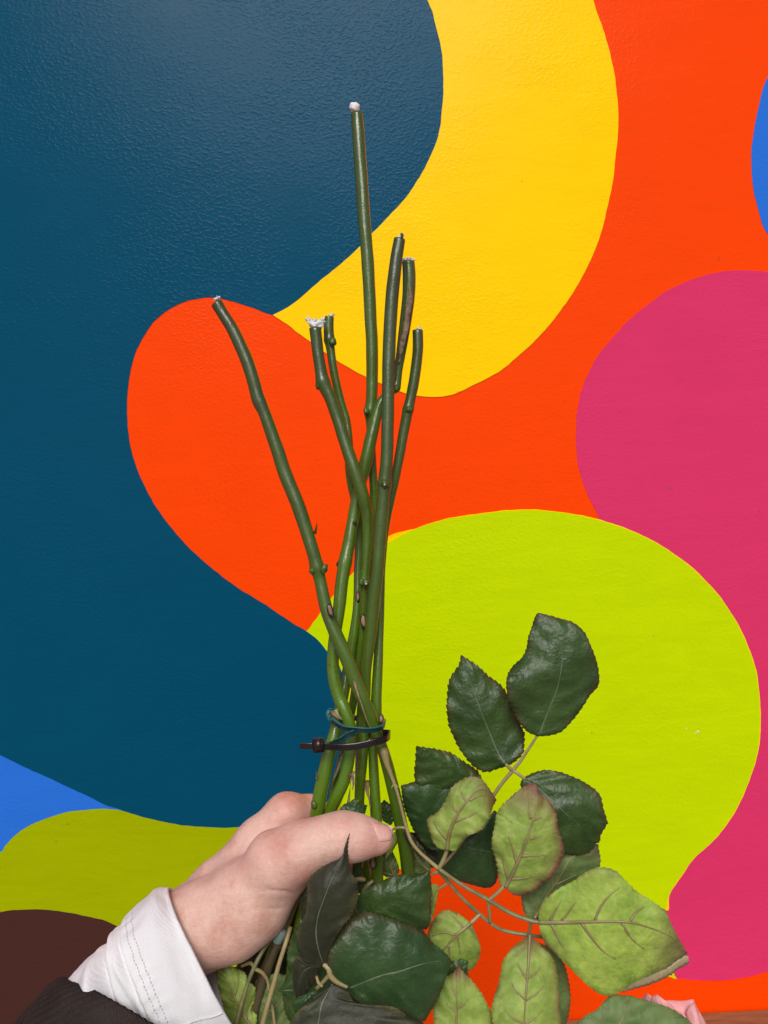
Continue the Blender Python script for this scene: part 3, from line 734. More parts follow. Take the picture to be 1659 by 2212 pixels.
# ------------------------------------------------------------------ ties
def ribbon(mb, pts, width, thick, closed=False, n=8, ridge=False):
    """flat strap standing on edge: pts (x, y, depth); width in px along the picture's vertical"""
    c = cat(pts, n, closed); w = [P(*p[:3]) for p in c]; N = len(w); v = []; f = []
    up = (P(0, 0, .4) - P(0, 10, .4)).normalized()
    for i in range(N):
        t = (w[(i + 1) % N] - w[i - 1]) if closed else (w[min(i + 1, N - 1)] - w[max(i - 1, 0)])
        t.normalize(); nrm = t.cross(up).normalized(); u = nrm.cross(t).normalized()
        hw = (width(i / N) if callable(width) else width) * .5 * c[i][2] / FPX
        th = thick * (1.0 + (0.0))
        for a, b in ((1, 1), (1, .8), (-1, .8), (-1, 1), (-1, -1), (1, -1)):
            k = 0.86 if abs(b) == 1 else 1.0
            v.append(w[i] + nrm * (a * th * (0.7 if abs(b) == 1 else 1)) + u * (b * hw))
    ns = 6; order = [0, 1, 2, 3, 4, 5]
    for i in range(N if closed else N - 1):
        for k in range(ns):
            a, b = i * ns + k, i * ns + (k + 1) % ns; c_, d_ = ((i + 1) % N) * ns + (k + 1) % ns, ((i + 1) % N) * ns + k
            f.append((a, b, c_, d_))
    if not closed:
        f.append(tuple(range(ns - 1, -1, -1))); f.append(tuple((N - 1) * ns + k for k in range(ns)))
    mb.add(v, f)
def rounded_box(c, sx, sy, sz, bev, rot):
    bm = bmesh.new(); bmesh.ops.create_cube(bm, size=1)
    for v in bm.verts: v.co = Vector((v.co.x * sx, v.co.y * sy, v.co.z * sz))
    bmesh.ops.bevel(bm, geom=bm.edges[:], offset=bev, segments=3, affect='EDGES')
    vs = [Vector(c) + rot @ v.co for v in bm.verts]; fs = [tuple(v.index for v in f.verts) for f in bm.faces]; bm.free()
    return vs, fs
tie = thing('cable_tie', 'dark brown cable tie pulled tight round the green stems above the hand', 'cable tie', P(765, 1610, .415))
mb = MB(); ribbon(mb, [(690, 1610.5, .416), (715, 1613, .4125), (745, 1614, .4105), (775, 1611, .4105), (805, 1604, .411), (828, 1598, .414), (839, 1592, .420), (842, 1587, .430), (838, 1584, .442), (818, 1584, .455), (780, 1592, .463), (735, 1602, .460), (703, 1608, .447), (690, 1610.5, .430)], 14.5, 0.0006, True)
mb.build('strap', M['tie'], tie, smooth=False)
R3 = rot_img(0)
v_, f_ = rounded_box(P(688, 1610, .4165), 26 * .416 / FPX, .0040, 29 * .416 / FPX, .0007, rot_img(5)); mb = MB(); mb.add(v_, f_); mb.build('lock_head', M['tie'], tie)
v_, f_ = rounded_box(P(696, 1610, .4125), 5 * .416 / FPX, .0022, 22 * .416 / FPX, .0005, rot_img(3)); mb = MB(); mb.add(v_, f_); mb.build('pawl', M['tie'], tie)
mb = MB(); ribbon(mb, [(684, 1611, .4165), (667, 1611.5, .416), (648, 1611, .415)], 13.5, .0006); mb.build('tail', M['tie'], tie, smooth=False)
mb = MB()
for k in range(26):
    t = k / 25; x = 706 + 124 * t; y = 1613 + 2 * math.sin(t * 2.4) - 16 * t ** 2; dd = .4113 + .0012 * (2 * t - 1) ** 2
    if random.random() < .8:
        v_, f_ = rounded_box(P(x, y, dd - .0012), .00035, .0003, 8 * dd / FPX, .0001, rot_img(0)); mb.add(v_, f_)
mb.build('ratchet_teeth', M['tie'], tie); 
band = thing('tape_band', 'teal plastic tape knotted round the stems just above the cable tie', 'plastic tape', P(770, 1575, .415))
mb = MB(); ribbon(mb, [(*c6(615, 1035), .425), (*c6(665, 1080), .4195), (*c6(730, 1125), .415), (*c6(800, 1148), .4125), (*c6(880, 1155), .4115), (*c6(1000, 1165), .411), (*c6(1110, 1158), .413), (*c6(1180, 1130), .418), (*c6(1208, 1090), .426), (*c6(1195, 1060), .442), (*c6(1050, 1040), .461), (*c6(850, 1030), .463), (*c6(680, 1020), .45), (*c6(618, 1020), .435)], 10.5, .0009, True)
mb.build('loop', M['teal'], band)
mb = MB(); ribbon(mb, [(*c6(890, 1190), .4108), (*c6(830, 1212), .4105), (*c6(770, 1248), .4118), (*c6(720, 1278), .4125), (*c6(660, 1302), .4145), (*c6(600, 1330), .4245)], lambda t: 14 - 2.5 * t, .0005); mb.build('loose_end', M['teal'], band)
mb = MB()
ptube(mb, [(*c6(640, 930), .421, 1.2), (*c6(600, 925), .421, 1.4), (*c6(570, 965), .421, 1.6), (*c6(575, 1010), .421, 2.5), (*c6(600, 1050), .421, 4), (*c6(625, 1040), .421, 5)], 8)
ptube(mb, [(*c6(618, 955), .421, 5), (*c6(590, 965), .420, 7), (*c6(580, 1000), .420, 6), (*c6(600, 1020), .420, 5), (*c6(590, 1055), .420, 3)], 8, amp=.5)
mb.build('twisted_end', M['teal'], band)

# ------------------------------------------------------------------ leaf stalks
def stalk(parent, pts, mat='stalk', name='leaf_stalk', sides=9):
    mb = MB(); ptube(mb, pts, sides, 7, amp=.10); return mb.build(name, M[mat], parent)
D0 = .425
stalk(r1, [(*c2(900, 615), .4255, 15), (*c2(908, 650), .424, 19), (*c2(930, 740), .424, 13), (*c2(960, 820), .424, 9), (*c2(990, 900), .424, 8), (*c2(1022, 1000), .424, 7), (*c2(1060, 1150), .424, 7), (*c2(1092, 1270), .423, 8), (*c2(1130, 1380), .422, 8), (*c2(1200, 1470), .421, 8), (*c2(1290, 1550), .420, 8), (*c5(205, 365), .419, 9)])
flake(r1, [(*c2(985, 890), .424), (*c2(1005, 915), .4235), (*c2(1035, 940), .423)], 6, 'stalk', 'stipule')
flake(r1, [(*c2(995, 890), .424), (*c2(980, 915), .4235), (*c2(965, 940), .423)], 6, 'stalk', 'stipule')
stalk(r1, [(*c2(1090, 1270), .4235, 6), (*c2(1040, 1265), .4245, 5.5), (*c2(1000, 1272), .4265, 6), (*c2(975, 1285), .429, 4)])
stalk(r1, [(*c5(205, 365), .419, 9), (*c5(222, 335), .4185, 9), (*c5(240, 295), .418, 9), (*c5(252, 255), .4175, 9)])
stalk(r1, [(*c5(205, 365), .419, 9), (*c5(330, 452), .417, 8.5), (*c5(470, 531), .415, 9), (*c5(580, 598), .413, 9), (*c5(690, 640), .411, 9), (*c5(745, 650), .410, 9)], 'stalk_green')
stalk(r1, [(*c5(205, 375), .4215, 8), (*c5(260, 440), .4225, 7.5), (*c5(330, 520), .423, 7.5), (*c5(420, 605), .423, 8), (*c5(520, 680), .422, 7.5), (*c5(600, 705), .421, 7.5), (*c5(680, 716), .420, 8), (*c5(760, 728), .4225, 7)], 'stalk_green')
stalk(r1, [(*c5(470, 531), .415, 8), (*c5(510, 500), .4145, 8), (*c5(545, 465), .414, 8), (*c5(575, 425), .4135, 8)])
stalk(r1, [(*c5(466, 535), .4155, 7), (*c5(474, 590), .418, 7), (*c5(478, 650), .421, 6)])
stalk(r1, [(*c5(695, 645), .412, 7), (*c5(690, 680), .416, 7), (*c5(678, 716), .420, 7)])
stalk(r1, [(*c5(715, 628), .4135, 6), (*c5(745, 580), .4185, 7), (*c5(780, 515), .4245, 7)])
stalk(r1, [(*c5(425, 605), .423, 8), (*c5(395, 635), .4215, 7.5), (*c5(355, 672), .4205, 7.5)])
stalk(r1, [(*c5(210, 372), .420, 7), (*c5(190, 385), .421, 8), (*c5(172, 392), .422, 5)])
stalk(r1, [(*c5(255, 440), .423, 6), (*c5(225, 460), .424, 6), (*c5(175, 490), .426, 6)])
# upper spray
stalk(r1, [(*c4(1012, 1000), .4315, 5.5), (*c4(960, 1080), .4325, 6), (*c4(900, 1170), .4335, 7), (*c4(830, 1258), .434, 8), (*c4(760, 1342), .434, 8), (*c4(690, 1440), .434, 8), (*c4(620, 1560), .434, 7), (*c4(500, 1720), .434, 7), (*c4(380, 1880), .431, 7), (*c5(205, 365), .421, 8)])
stalk(r1, [(*c4(832, 1258), .434, 7), (*c4(810, 1240), .433, 8), (*c4(780, 1212), .432, 6)])
stalk(r1, [(*c4(832, 1258), .434, 7), (*c4(870, 1282), .433, 7), (*c4(920, 1318), .432, 6.5), (*c4(960, 1345), .431, 6)])
# low left sprays
stalk(r5, [(*c3(445, 520), .418, 9), (*c3(390, 590), .412, 9), (*c3(340, 680), .408, 9), (*c3(290, 800), .406, 9), (*c3(250, 930), .404, 9.5), (*c3(215, 1060), .402, 10)], 'stalk_green')
stalk(r5, [(*c3(545, 465), .418, 11), (*c3(515, 570), .412, 10), (*c3(480, 680), .409, 10), (*c3(450, 790), .407, 11), (*c3(415, 910), .405, 11), (*c3(375, 1060), .403, 12)])
stalk(r5, [(*c3(250, 700), .414, 6), (*c3(300, 682), .411, 8), (*c3(325, 700), .408, 8)])
stalk(r5, [(*c3(325, 715), .4075, 8), (*c3(375, 740), .409, 8), (*c3(408, 790), .411, 7), (*c3(415, 850), .411, 6)])
stalk(r5, [(*c3(420, 890), .409, 6), (*c3(440, 970), .409, 7), (*c3(452, 1070), .409, 7)])
mb = MB(); ptube(mb, [(*c3(492, 490), .4145, 25), (*c3(480, 515), .4140, 25), (*c3(468, 540), .4145, 25)], 16, cap0='dome', cap1='dome'); mb.build('sleeve_band', simple('pale blue plastic joint', (0.17, 0.25, 0.22, 1), .4, .4), r5)
stalk(r3, [(*c3(745, 690), .392, 9), (*c3(775, 715), .391, 12), (*c3(790, 760), .391, 12), (*c3(830, 800), .391, 10), (*c3(890, 828), .391, 8)])
stalk(r3, [(*c3(785, 750), .393, 10), (*c3(740, 800), .396, 8), (*c3(690, 850), .400, 8)])
stalk(r3, [(*c3(700, 750), .400, 6), (*c3(715, 800), .397, 7), (*c3(740, 825), .395, 6)])
stalk(r7, [(*c3(930, 180), .425, 8), (*c3(965, 175), .424, 9), (*c3(998, 182), .424, 7)])
stalk(r7, [(*c3(985, 250), .424, 9), (*c3(1010, 215), .424, 10), (*c3(1045, 185), .425, 8)], 'stalk_green')

# ------------------------------------------------------------------ leaves of the right hand sprays
leaf(r1, c4, [(1020, 1005), (940, 972), (872, 892), (815, 780), (785, 655), (790, 565), (830, 490), (893, 432), (930, 365), (945, 280), (975, 190), (1000, 115), (1020, 95)],
     [(1020, 1005), (1100, 1000), (1190, 970), (1270, 890), (1340, 800), (1400, 705), (1450, 650), (1470, 590), (1452, 460), (1410, 345), (1360, 240), (1280, 168), (1150, 128), (1060, 103), (1020, 95)],
     [(1020, 1005), (1060, 900), (1110, 780), (1160, 650), (1190, 500), (1195, 380), (1160, 220), (1090, 130), (1020, 95)], [.430, .428, .424, .426, .434], [.004, -.004, .005, .004], [.002, .005, .004, .0], 'top', 30, 2.6, .0022, tip=.15, label='large dark leaf at the top right', quilt=.0009)
leaf(r1, c4, [(790, 1225), (720, 1245), (640, 1268), (560, 1240), (500, 1180), (440, 1100), (400, 1020), (360, 920), (345, 800), (350, 690), (365, 590), (400, 530), (435, 480), (450, 405)],
     [(790, 1225), (850, 1190), (905, 1130), (917, 1050), (915, 980), (880, 900), (840, 820), (810, 740), (770, 660), (710, 600), (650, 560), (590, 500), (520, 450), (450, 405)],
     [(790, 1225), (730, 1140), (680, 1030), (640, 930), (600, 830), (560, 720), (510, 580), (470, 470), (450, 405)], [.434, .436, .434, .436, .44], .005, .004, 'top', 24, 4.6, .0018, tip=.1, quilt=.0011, label='glossy dark leaf with a pointed end, left of the largest')
leaf(r1, c4, [(620, 1400), (500, 1440), (350, 1430), (200, 1400), (112, 1330), (113, 1200), (120, 1078)], [(620, 1400), (605, 1320), (560, 1250), (460, 1185), (380, 1130), (270, 1100), (190, 1088), (120, 1078)],
     [(620, 1400), (450, 1300), (280, 1180), (120, 1078)], [.445, .440, .438, .436], .004, .005, 'top', 16, 4.2, .0018, vein=0, quilt=.0012)
leaf(r1, lambda x, y: (x, y), [(962, 1842), (925, 1832), (900, 1805), (885, 1775), (872, 1740), (866, 1697)], [(962, 1842), (988, 1820), (1005, 1770), (1003, 1715), (985, 1693), (950, 1685), (910, 1685), (866, 1697)],
     [(962, 1842), (930, 1775), (866, 1697)], [.44, .442, .439, .438], .003, [.002, .004, .007], 'top_green', 18, 3.2, .001, vein=1.5)
leaf(r1, c5, [(520, 280), (516, 420), (470, 466), (380, 450), (290, 420), (230, 385), (200, 330), (195, 230)], [(520, 280), (560, 160), (510, 60), (470, 90), (400, 160), (300, 130), (215, 150), (195, 230)],
     [(520, 280), (400, 262), (310, 237), (195, 230)], [.441, .438, .438, .441], .004, .005, 'top_green', 18, 2.0, .001, vein=2)
leaf(r1, c4, [(345, 1843), (290, 1835), (240, 1775), (206, 1665), (205, 1610), (270, 1568), (330, 1490), (370, 1400), (420, 1348), (480, 1312), (545, 1302), (620, 1340), (712, 1475)],
     [(345, 1843), (395, 1850), (430, 1830), (445, 1795), (500, 1742), (590, 1702), (630, 1660), (658, 1600), (685, 1525), (712, 1475)],
     [(345, 1843), (368, 1710), (425, 1580), (500, 1478), (560, 1410), (640, 1400), (712, 1475)], [.418, .415, .412, .413, .419], [.004, .007, .003, .002], [.003, -.003, .003], 'under', 24, 2.4, .0016, tip=.33, tipr=1.0, vein=9, rl=.5, sidev=[[(490,1482),(462,1445),(455,1408)],[(512,1478),(560,1455),(612,1440)],[(432,1562),(398,1545),(385,1495)],[(405,1632),(500,1602),(572,1562)],[(347,1768),(285,1695),(250,1625)]], quilt=.0009, label='pale twisted leaf back with a red brown end')
leaf(r1, lambda x, y: (x, y), [c5(560, 465)] + [c5(*p) for p in [(535, 455), (522, 400), (510, 320), (487, 240), (500, 150), (515, 70)]] + [c4(*p) for p in [(705, 1620), (720, 1560), (755, 1510), (790, 1480), (830, 1440), (880, 1400), (940, 1362), (1005, 1350)]],
     [c5(560, 465)] + [c5(*p) for p in [(600, 500), (645, 508), (700, 490), (750, 450), (800, 415), (845, 350), (869, 280), (862, 220), (838, 150), (832, 90), (818, 45), (785, 0), (745, -30)]] + [c4(1020, 1400), c4(1005, 1350)],
     [c5(560, 465), c5(600, 385), c5(640, 300), c5(680, 190), c5(715, 80), c5(728, 0), c4(1005, 1350)], [.414, .409, .407, .409, .415], .004, [.003, .005, .002], 'under', 26, 2.6, .0014, tip=.36, tipr=1.0, vein=9.5, rr_=1.0, sidev=[[c5(622,332),c5(600,262),c5(575,190)],[c5(648,297),c5(700,296),c5(770,293)],[c5(575,417),c5(552,345),c5(547,300)],[c5(585,420),c5(640,418),c5(695,410)],[c5(690,205),c5(720,200),c5(755,190)],[c4(965,1612),c4(950,1560),c4(955,1490)],[c4(975,1622),c4(1010,1615),c4(1052,1605)]], quilt=.0010, label='broad pale leaf back with a red brown tip and edge')
leaf(r1, lambda x, y: (x, y), [c4(905, 1315), c4(890, 1370), c4(950, 1500), c4(1040, 1640), c4(1100, 1760), c5(820, 240), c5(880, 280), c5(930, 292), c5(968, 290)],
     [c4(*p) for p in [(905, 1315), (980, 1275), (1060, 1255), (1130, 1258), (1200, 1275), (1290, 1310), (1370, 1350), (1440, 1400), (1480, 1450), (1500, 1540), (1527, 1625), (1520, 1665), (1482, 1730), (1470, 1790)]] + [c5(1048, 225), c5(1010, 270), c5(968, 290)],
     [c4(905, 1315), c4(1030, 1400), c4(1130, 1490), c4(1230, 1580), c4(1320, 1660), c4(1350, 1780), c5(968, 290)], [.432, .426, .422, .424, .430], .003, [.006, .005, .004], 'top', 26, 3.2, .0016, tip=.08, quilt=.0011, label='dark crinkled leaf right of the red tipped one')
leaf(r1, c5, [(700, 655), (660, 600), (646, 530), (650, 470), (740, 380), (830, 310), (930, 250), (1052, 235)], [(700, 655), (760, 620), (850, 540), (950, 450), (1040, 385), (1064, 330), (1052, 235)],
     [(700, 655), (780, 512), (850, 405), (915, 305), (1052, 235)], [.428, .430, .431, .433], .002, .003, 'under_c', 22, 2.6, .001, tip=.25, vein=7, sidev=2)
big = leaf(r1, c5, [(738, 650), (735, 592), (760, 542), (830, 480), (920, 430), (990, 382), (1060, 357), (1140, 375), (1200, 430), (1250, 480), (1330, 532), (1410, 592), (1440, 660), (1480, 735), (1527, 815)],
     [(738, 650), (745, 705), (770, 760), (830, 820), (890, 880), (960, 950), (1030, 1010), (1100, 1040), (1180, 1012), (1240, 968), (1330, 928), (1420, 888), (1470, 852), (1527, 815)],
     [(738, 650), (900, 650), (1060, 645), (1200, 648), (1300, 670), (1430, 722), (1527, 815)], [.410, .402, .396, .396, .403], [.003, .003, .002], [.0, .003, .006, .002], 'under_b', 32, 2.6, .0014, tip=.30, tipr=0.9, vein=9.5, sidev=[[(797,642),(825,590),(857,535)],[(1035,642),(1065,570),(1110,510),(1165,465)],[(1225,642),(1250,600),(1295,568)],[(803,655),(840,735),(885,815)],[(965,655),(1020,735),(1080,805),(1145,845)],[(1182,655),(1225,730),(1295,792)],[(860,640),(900,590),(935,540)]], quilt=.0007, label='largest leaf back, bright yellow green, pointing right')
mb = MB()
fl_o = resample([c5(*p) for p in [(1180, 1015), (1215, 1008), (1240, 1000), (1330, 975), (1420, 935), (1480, 892), (1535, 862)]], 60)
fl_i = resample([c5(*p) for p in [(1180, 1005), (1240, 965), (1330, 925), (1420, 885), (1470, 850), (1505, 825), (1530, 830)]], 60)
v = []; F_ = []
for i in range(60):
    for j in range(4):
        u = j / 3; e = fl_o[i] + np.array([0, ((i * 7) % 5 - 2) * 0.9 + 3.0 * noise.noise(Vector((i * .4, 0, 0)))])
        xy = fl_i[i] * (1 - u) + e * u
        v.append(P(xy[0], xy[1], .404 - .0015 * math.sin(u * 2) + .003 * u)); 
for i in range(59):
    for j in range(3):
        a = i * 4 + j; F_.append((a, a + 4, a + 5, a + 1))
o = obj('folded_edge', v, F_, simple('beige cloth leaf edge', (0.40, 0.32, 0.18, 1), .7, .6, .0004, c2=(0.33, 0.26, 0.14, 1), cs=300, bscale=1200), big)
sm = o.modifiers.new('thick', 'SOLIDIFY'); sm.thickness = .0004
# second spray
leaf(r7, c5, [(378, 652), (335, 622), (285, 592), (235, 586), (185, 625), (150, 700), (150, 780), (190, 850)], [(378, 652), (405, 715), (428, 785), (410, 862), (365, 907), (290, 905), (230, 890), (190, 850)],
     [(378, 652), (300, 720), (235, 790), (190, 850)], [.421, .419, .419, .423], .003, .004, 'under', 16, 2.2, .001, vein=8, sidev=[[(300,718),(235,705),(172,722)],[(303,725),(314,770),(318,815)],[(345,685),(310,650),(282,622)],[(255,768),(262,800),(262,835)],[(360,672),(385,700),(395,722)]])
leaf(r7, c5, [(690, 712), (650, 742), (592, 790), (546, 860), (535, 920), (515, 1000), (495, 1060), (486, 1120), (500, 1200), (560, 1290), (660, 1370)],
     [(690, 712), (738, 760), (800, 820), (832, 900), (842, 1000), (850, 1100), (850, 1200), (780, 1300), (660, 1370)], [(690, 712), (680, 900), (668, 1050), (660, 1189), (660, 1370)],
     [.418, .409, .403, .400, .402], .003, .004, 'under', 28, 2.4, .001, tip=.0, backtip=.22, tipr=.9, vein=7.5, rr_=.5, sidev=[[(672,945),(640,900),(622,862)],[(682,942),(715,925),(748,890)],[(655,1188),(595,1155),(548,1108)],[(668,1188),(720,1155),(760,1112)],[(668,1060),(620,1020),(590,970)],[(672,1060),(725,1030),(770,980)]], quilt=.0007, label='long pale leaf back low in the middle')
leaf(r7, c5, [(735, 755), (720, 900), (700, 1050), (760, 1250), (820, 1330)], [(735, 755), (800, 790), (865, 860), (893, 950), (905, 1050), (893, 1150), (860, 1260), (820, 1330)], [(735, 755), (800, 900), (820, 1100), (820, 1330)],
     [.424, .420, .417, .417], .002, .004, 'under_c', 24, 3.0, .001, vein=0)
leaf(r7, c5, [(300, 1340), (200, 1290), (180, 1180), (178, 1100), (212, 1025), (238, 950), (282, 915), (310, 880)], [(300, 1340), (430, 1330), (500, 1260), (492, 1180), (475, 1112), (440, 1040), (400, 980), (342, 918), (310, 880)],
     [(300, 1340), (300, 1189), (302, 1100), (302, 1000), (310, 880)], [.402, .405, .408, .414], .003, .003, 'under', 22, 2.6, .001, tip=.25, tipr=.95, vein=7, sidev=[[(298,1122),(265,1100),(245,1080)],[(304,1108),(340,1085),(368,1055)],[(300,1040),(280,1010),(272,980)]])
leaf(r7, c5, [(350, 1000), (280, 980), (238, 945), (262, 880), (300, 842), (362, 858)], [(350, 1000), (370, 960), (358, 905), (362, 858)], [(350, 1000), (320, 930), (362, 858)], [.420, .418, .419], .002, .002, 'top', 8, 3.0, .001, vein=0)
leaf(r2, c5, [(1050, 1420), (930, 1330), (905, 1230), (980, 1150), (1050, 1110), (1092, 1060), (1135, 1035), (1230, 1040)], [(1050, 1420), (1250, 1440), (1500, 1400), (1600, 1290), (1548, 1189), (1480, 1130), (1400, 1092), (1300, 1062), (1230, 1040)],
     [(1050, 1420), (1140, 1240), (1195, 1130), (1230, 1040)], [.392, .395, .399, .405], .004, .003, 'under_c', 28, 2.4, .0012, vein=6, sidev=2, label='grey green leaf back beside the pink bloom')
# dark leaves in the middle
leaf(r3, c3, [(890, 832), (830, 800), (785, 740), (770, 680), (790, 600), (830, 530), (880, 460), (915, 405), (1000, 375), (1100, 400), (1200, 430), (1280, 462), (1360, 505), (1400, 555), (1480, 622), (1520, 670)],
     [(890, 832), (900, 852), (935, 900), (1000, 930), (1150, 952), (1240, 990), (1340, 1040), (1400, 960), (1442, 880), (1480, 780), (1520, 670)],
     [(890, 832), (980, 803), (1100, 757), (1200, 735), (1330, 692), (1440, 672), (1520, 670)], [.392, .388, .388, .392, .40], [.0, .004, .007, .004], [.001, .004, .005], 'top_green', 34, 2.6, .0016, vein=5.5, quilt=.0010, veinlen=.9, label='largest dark leaf face in the lower middle')
leaf(r3, c3, [(950, 430), (925, 360), (945, 285), (1000, 240), (1050, 210), (1110, 180), (1200, 150), (1290, 145), (1350, 138), (1387, 118)], [(950, 430), (1060, 440), (1200, 470), (1280, 475), (1375, 470), (1391, 400), (1396, 300), (1395, 200), (1387, 118)],
     [(950, 430), (1100, 340), (1250, 240), (1387, 118)], [.405, .400, .400, .406], .005, .004, 'top', 22, 3.2, .0016, vein=0, quilt=.0012)
leaf(r3, c3, [(745, 692), (705, 712), (655, 682), (608, 640), (585, 580), (590, 500), (612, 440), (640, 380), (650, 280), (650, 195), (700, 128), (780, 80), (856, 42), (872, -20), (902, -103)],
     [(745, 692), (778, 670), (792, 600), (820, 530), (862, 460), (912, 400), (942, 330), (956, 260), (945, 190), (912, 130), (896, 60), (893, -20), (902, -103)],
     [(745, 692), (715, 600), (700, 500), (712, 400), (742, 310), (790, 190), (850, 60), (902, -103)], [.392, .384, .380, .384, .392], [.001, .006, .005], [.0, .005, .004], 'top_brown', 34, 2.6, .0014, vein=5, tip=.12, quilt=.0006, label='brown green leaf standing in front of the thumb')
leaf(r3, c3, [(800, 810), (740, 850), (690, 885), (640, 930), (590, 975), (540, 1055), (520, 1200), (640, 1330), (760, 1400)], [(800, 810), (862, 832), (905, 862), (935, 918), (1050, 930), (1180, 952), (1250, 1000), (1350, 1055), (1330, 1250), (1000, 1380), (760, 1400)],
     [(800, 810), (740, 920), (722, 1000), (716, 1100), (760, 1400)], [.386, .380, .374, .368], .003, .004, 'top_brown', 34, 3.2, .001, vein=4, label='brown green leaf cut by the bottom of the picture')
leaf(r3, c3, [(700, 830), (640, 870), (590, 890), (560, 930), (575, 990)], [(700, 830), (690, 900), (640, 950), (600, 985), (575, 990)], [(700, 830), (650, 890), (600, 930), (575, 990)], [.390, .386, .387], .002, .002, 'top_green', 10, 2.6, .001, vein=0)
leaf(r3, c3, [(750, 690), (690, 700), (630, 660), (590, 640), (560, 700), (560, 800), (582, 892)], [(750, 690), (712, 740), (690, 790), (645, 845), (625, 875), (582, 892)], [(750, 690), (640, 720), (600, 790), (582, 892)], [.396, .398, .402], .003, .003, 'top_brown', 16, 2.6, .001, vein=2.5)
leaf(r6, c3, [(700, 560), (630, 440), (600, 430), (575, 480), (545, 540), (525, 640), (540, 740), (580, 800)], [(700, 560), (720, 680), (660, 780), (580, 800)], [(700, 560), (640, 640), (580, 800)], [.405, .408, .410], .003, .003, 'top', 16, 3.0, .001, vein=0)
leaf(r6, c3, [(700, 150), (640, 190), (610, 260), (600, 340), (610, 420), (640, 480)], [(700, 150), (740, 260), (720, 400), (640, 480)], [(700, 150), (680, 300), (640, 480)], [.415, .412, .410], .003, .003, 'top_brown', 12, 2.0, .001, vein=0)
leaf(r6, c3, [(560, 700), (520, 760), (500, 860), (520, 1000), (600, 1100)], [(560, 700), (640, 760), (680, 900), (660, 1020), (600, 1100)], [(560, 700), (580, 880), (600, 1100)], [.412, .412, .410], .003, .003, 'top', 14, 2.6, .001, vein=0)
# low left pale leaves
leaf(r5, c3, [(340, 1110), (220, 1120), (165, 1060), (150, 980), (130, 900), (105, 800), (92, 715)], [(340, 1110), (340, 1000), (312, 960), (335, 890), (332, 832), (292, 790), (268, 738), (200, 705), (125, 700), (92, 715)],
     [(340, 1110), (270, 1010), (215, 900), (170, 790), (92, 715)], [.408, .410, .412, .416], .002, .003, 'under', 20, 2.2, .0012, tip=.16, vein=8, sidev=3)
leaf(r5, c3, [(470, 1130), (350, 1100), (335, 1000), (328, 900), (335, 800), (400, 752)], [(470, 1130), (540, 1080), (558, 960), (576, 880), (582, 795), (555, 768), (480, 748), (400, 752)], [(470, 1130), (448, 1040), (425, 920), (400, 752)],
     [.414, .415, .418], .002, .002, 'under_c', 16, 2.2, .001, vein=6.5, sidev=2)
# bits seen round the thumb
leaf(r7, c2, [(1000, 1700), (900, 1660), (885, 1560), (895, 1490), (960, 1430)], [(1000, 1700), (1030, 1620), (1010, 1540), (960, 1430)], [(1000, 1700), (950, 1560), (960, 1430)], [.446, .445, .444], .001, .001, 'under_c', 12, 1.6, .001, vein=5, sidev=2)
leaf(r7, c2, [(990, 1300), (960, 1350), (940, 1440), (920, 1500), (900, 1560)], [(990, 1300), (1035, 1300), (1030, 1360), (970, 1470), (900, 1560)], [(990, 1300), (985, 1400), (900, 1560)], [.441, .440, .440], .0, .002, 'under', 12, 1.6, .001, vein=0)
leaf(r1, c2, [(1300, 1640), (1180, 1680), (1110, 1600), (1085, 1480), (1090, 1390), (1120, 1340)], [(1300, 1640), (1280, 1560), (1230, 1480), (1180, 1420), (1120, 1340)], [(1300, 1640), (1180, 1530), (1120, 1340)], [.446, .448, .448], .001, .001, 'under_c', 12, 1.6, .001, vein=5, sidev=2)
leaf(r1, c2, [(1240, 1560), (1150, 1460), (1080, 1360), (1065, 1310)], [(1240, 1560), (1250, 1470), (1170, 1370), (1110, 1310), (1065, 1310)], [(1240, 1560), (1160, 1430), (1065, 1310)], [.430, .432, .433], .001, .001, 'top_brown', 10, 1.6, .001, vein=0)
leaf(r3, c2, [(660, 1250), (560, 1180), (535, 1135), (570, 1075), (650, 1058), (765, 1082)], [(660, 1250), (730, 1220), (745, 1160), (765, 1082)], [(660, 1250), (650, 1150), (765, 1082)], [.428, .423, .428], .002, .002, 'top_green', 12, 2.2, .0012, vein=0)
leaf(r2, c2, [(640, 1100), (630, 1050), (660, 1030), (710, 1038)], [(640, 1100), (690, 1080), (710, 1038)], [(640, 1100), (670, 1060), (710, 1038)], [.436, .436, .436], .001, .001, 'under_c', 8, 1.6, .001, vein=0)
leaf(r7, c2, [(960, 1250), (880, 1190), (870, 1090), (905, 1035)], [(960, 1250), (1010, 1160), (960, 1080), (905, 1035)], [(960, 1250), (920, 1130), (905, 1035)], [.450, .450, .450], .001, .001, 'top', 10, 2.2, .001, vein=0)
leaf(r3, c3, [(1360, 480), (1375, 400), (1392, 300), (1395, 210)], [(1360, 480), (1400, 420), (1425, 320), (1437, 240), (1430, 208), (1395, 210)], [(1360, 480), (1405, 330), (1395, 210)], [.424, .424, .425], .0, .001, 'under', 12, 2.0, .0008, vein=4, sidev=0)
leaf(r4, c3, [(930, 90), (925, 130), (940, 160), (975, 160)], [(930, 90), (965, 95), (985, 125), (975, 160)], [(930, 90), (950, 125), (975, 160)], [.430, .430, .430], .001, .001, 'top', 8, 1.6, .001, vein=0)
leaf(r4, c3, [(960, 200), (955, 250), (990, 290), (1060, 300)], [(960, 200), (1010, 190), (1050, 230), (1060, 300)], [(960, 200), (1000, 240), (1060, 300)], [.432, .432, .432], .001, .001, 'top', 8, 1.6, .001, vein=0)
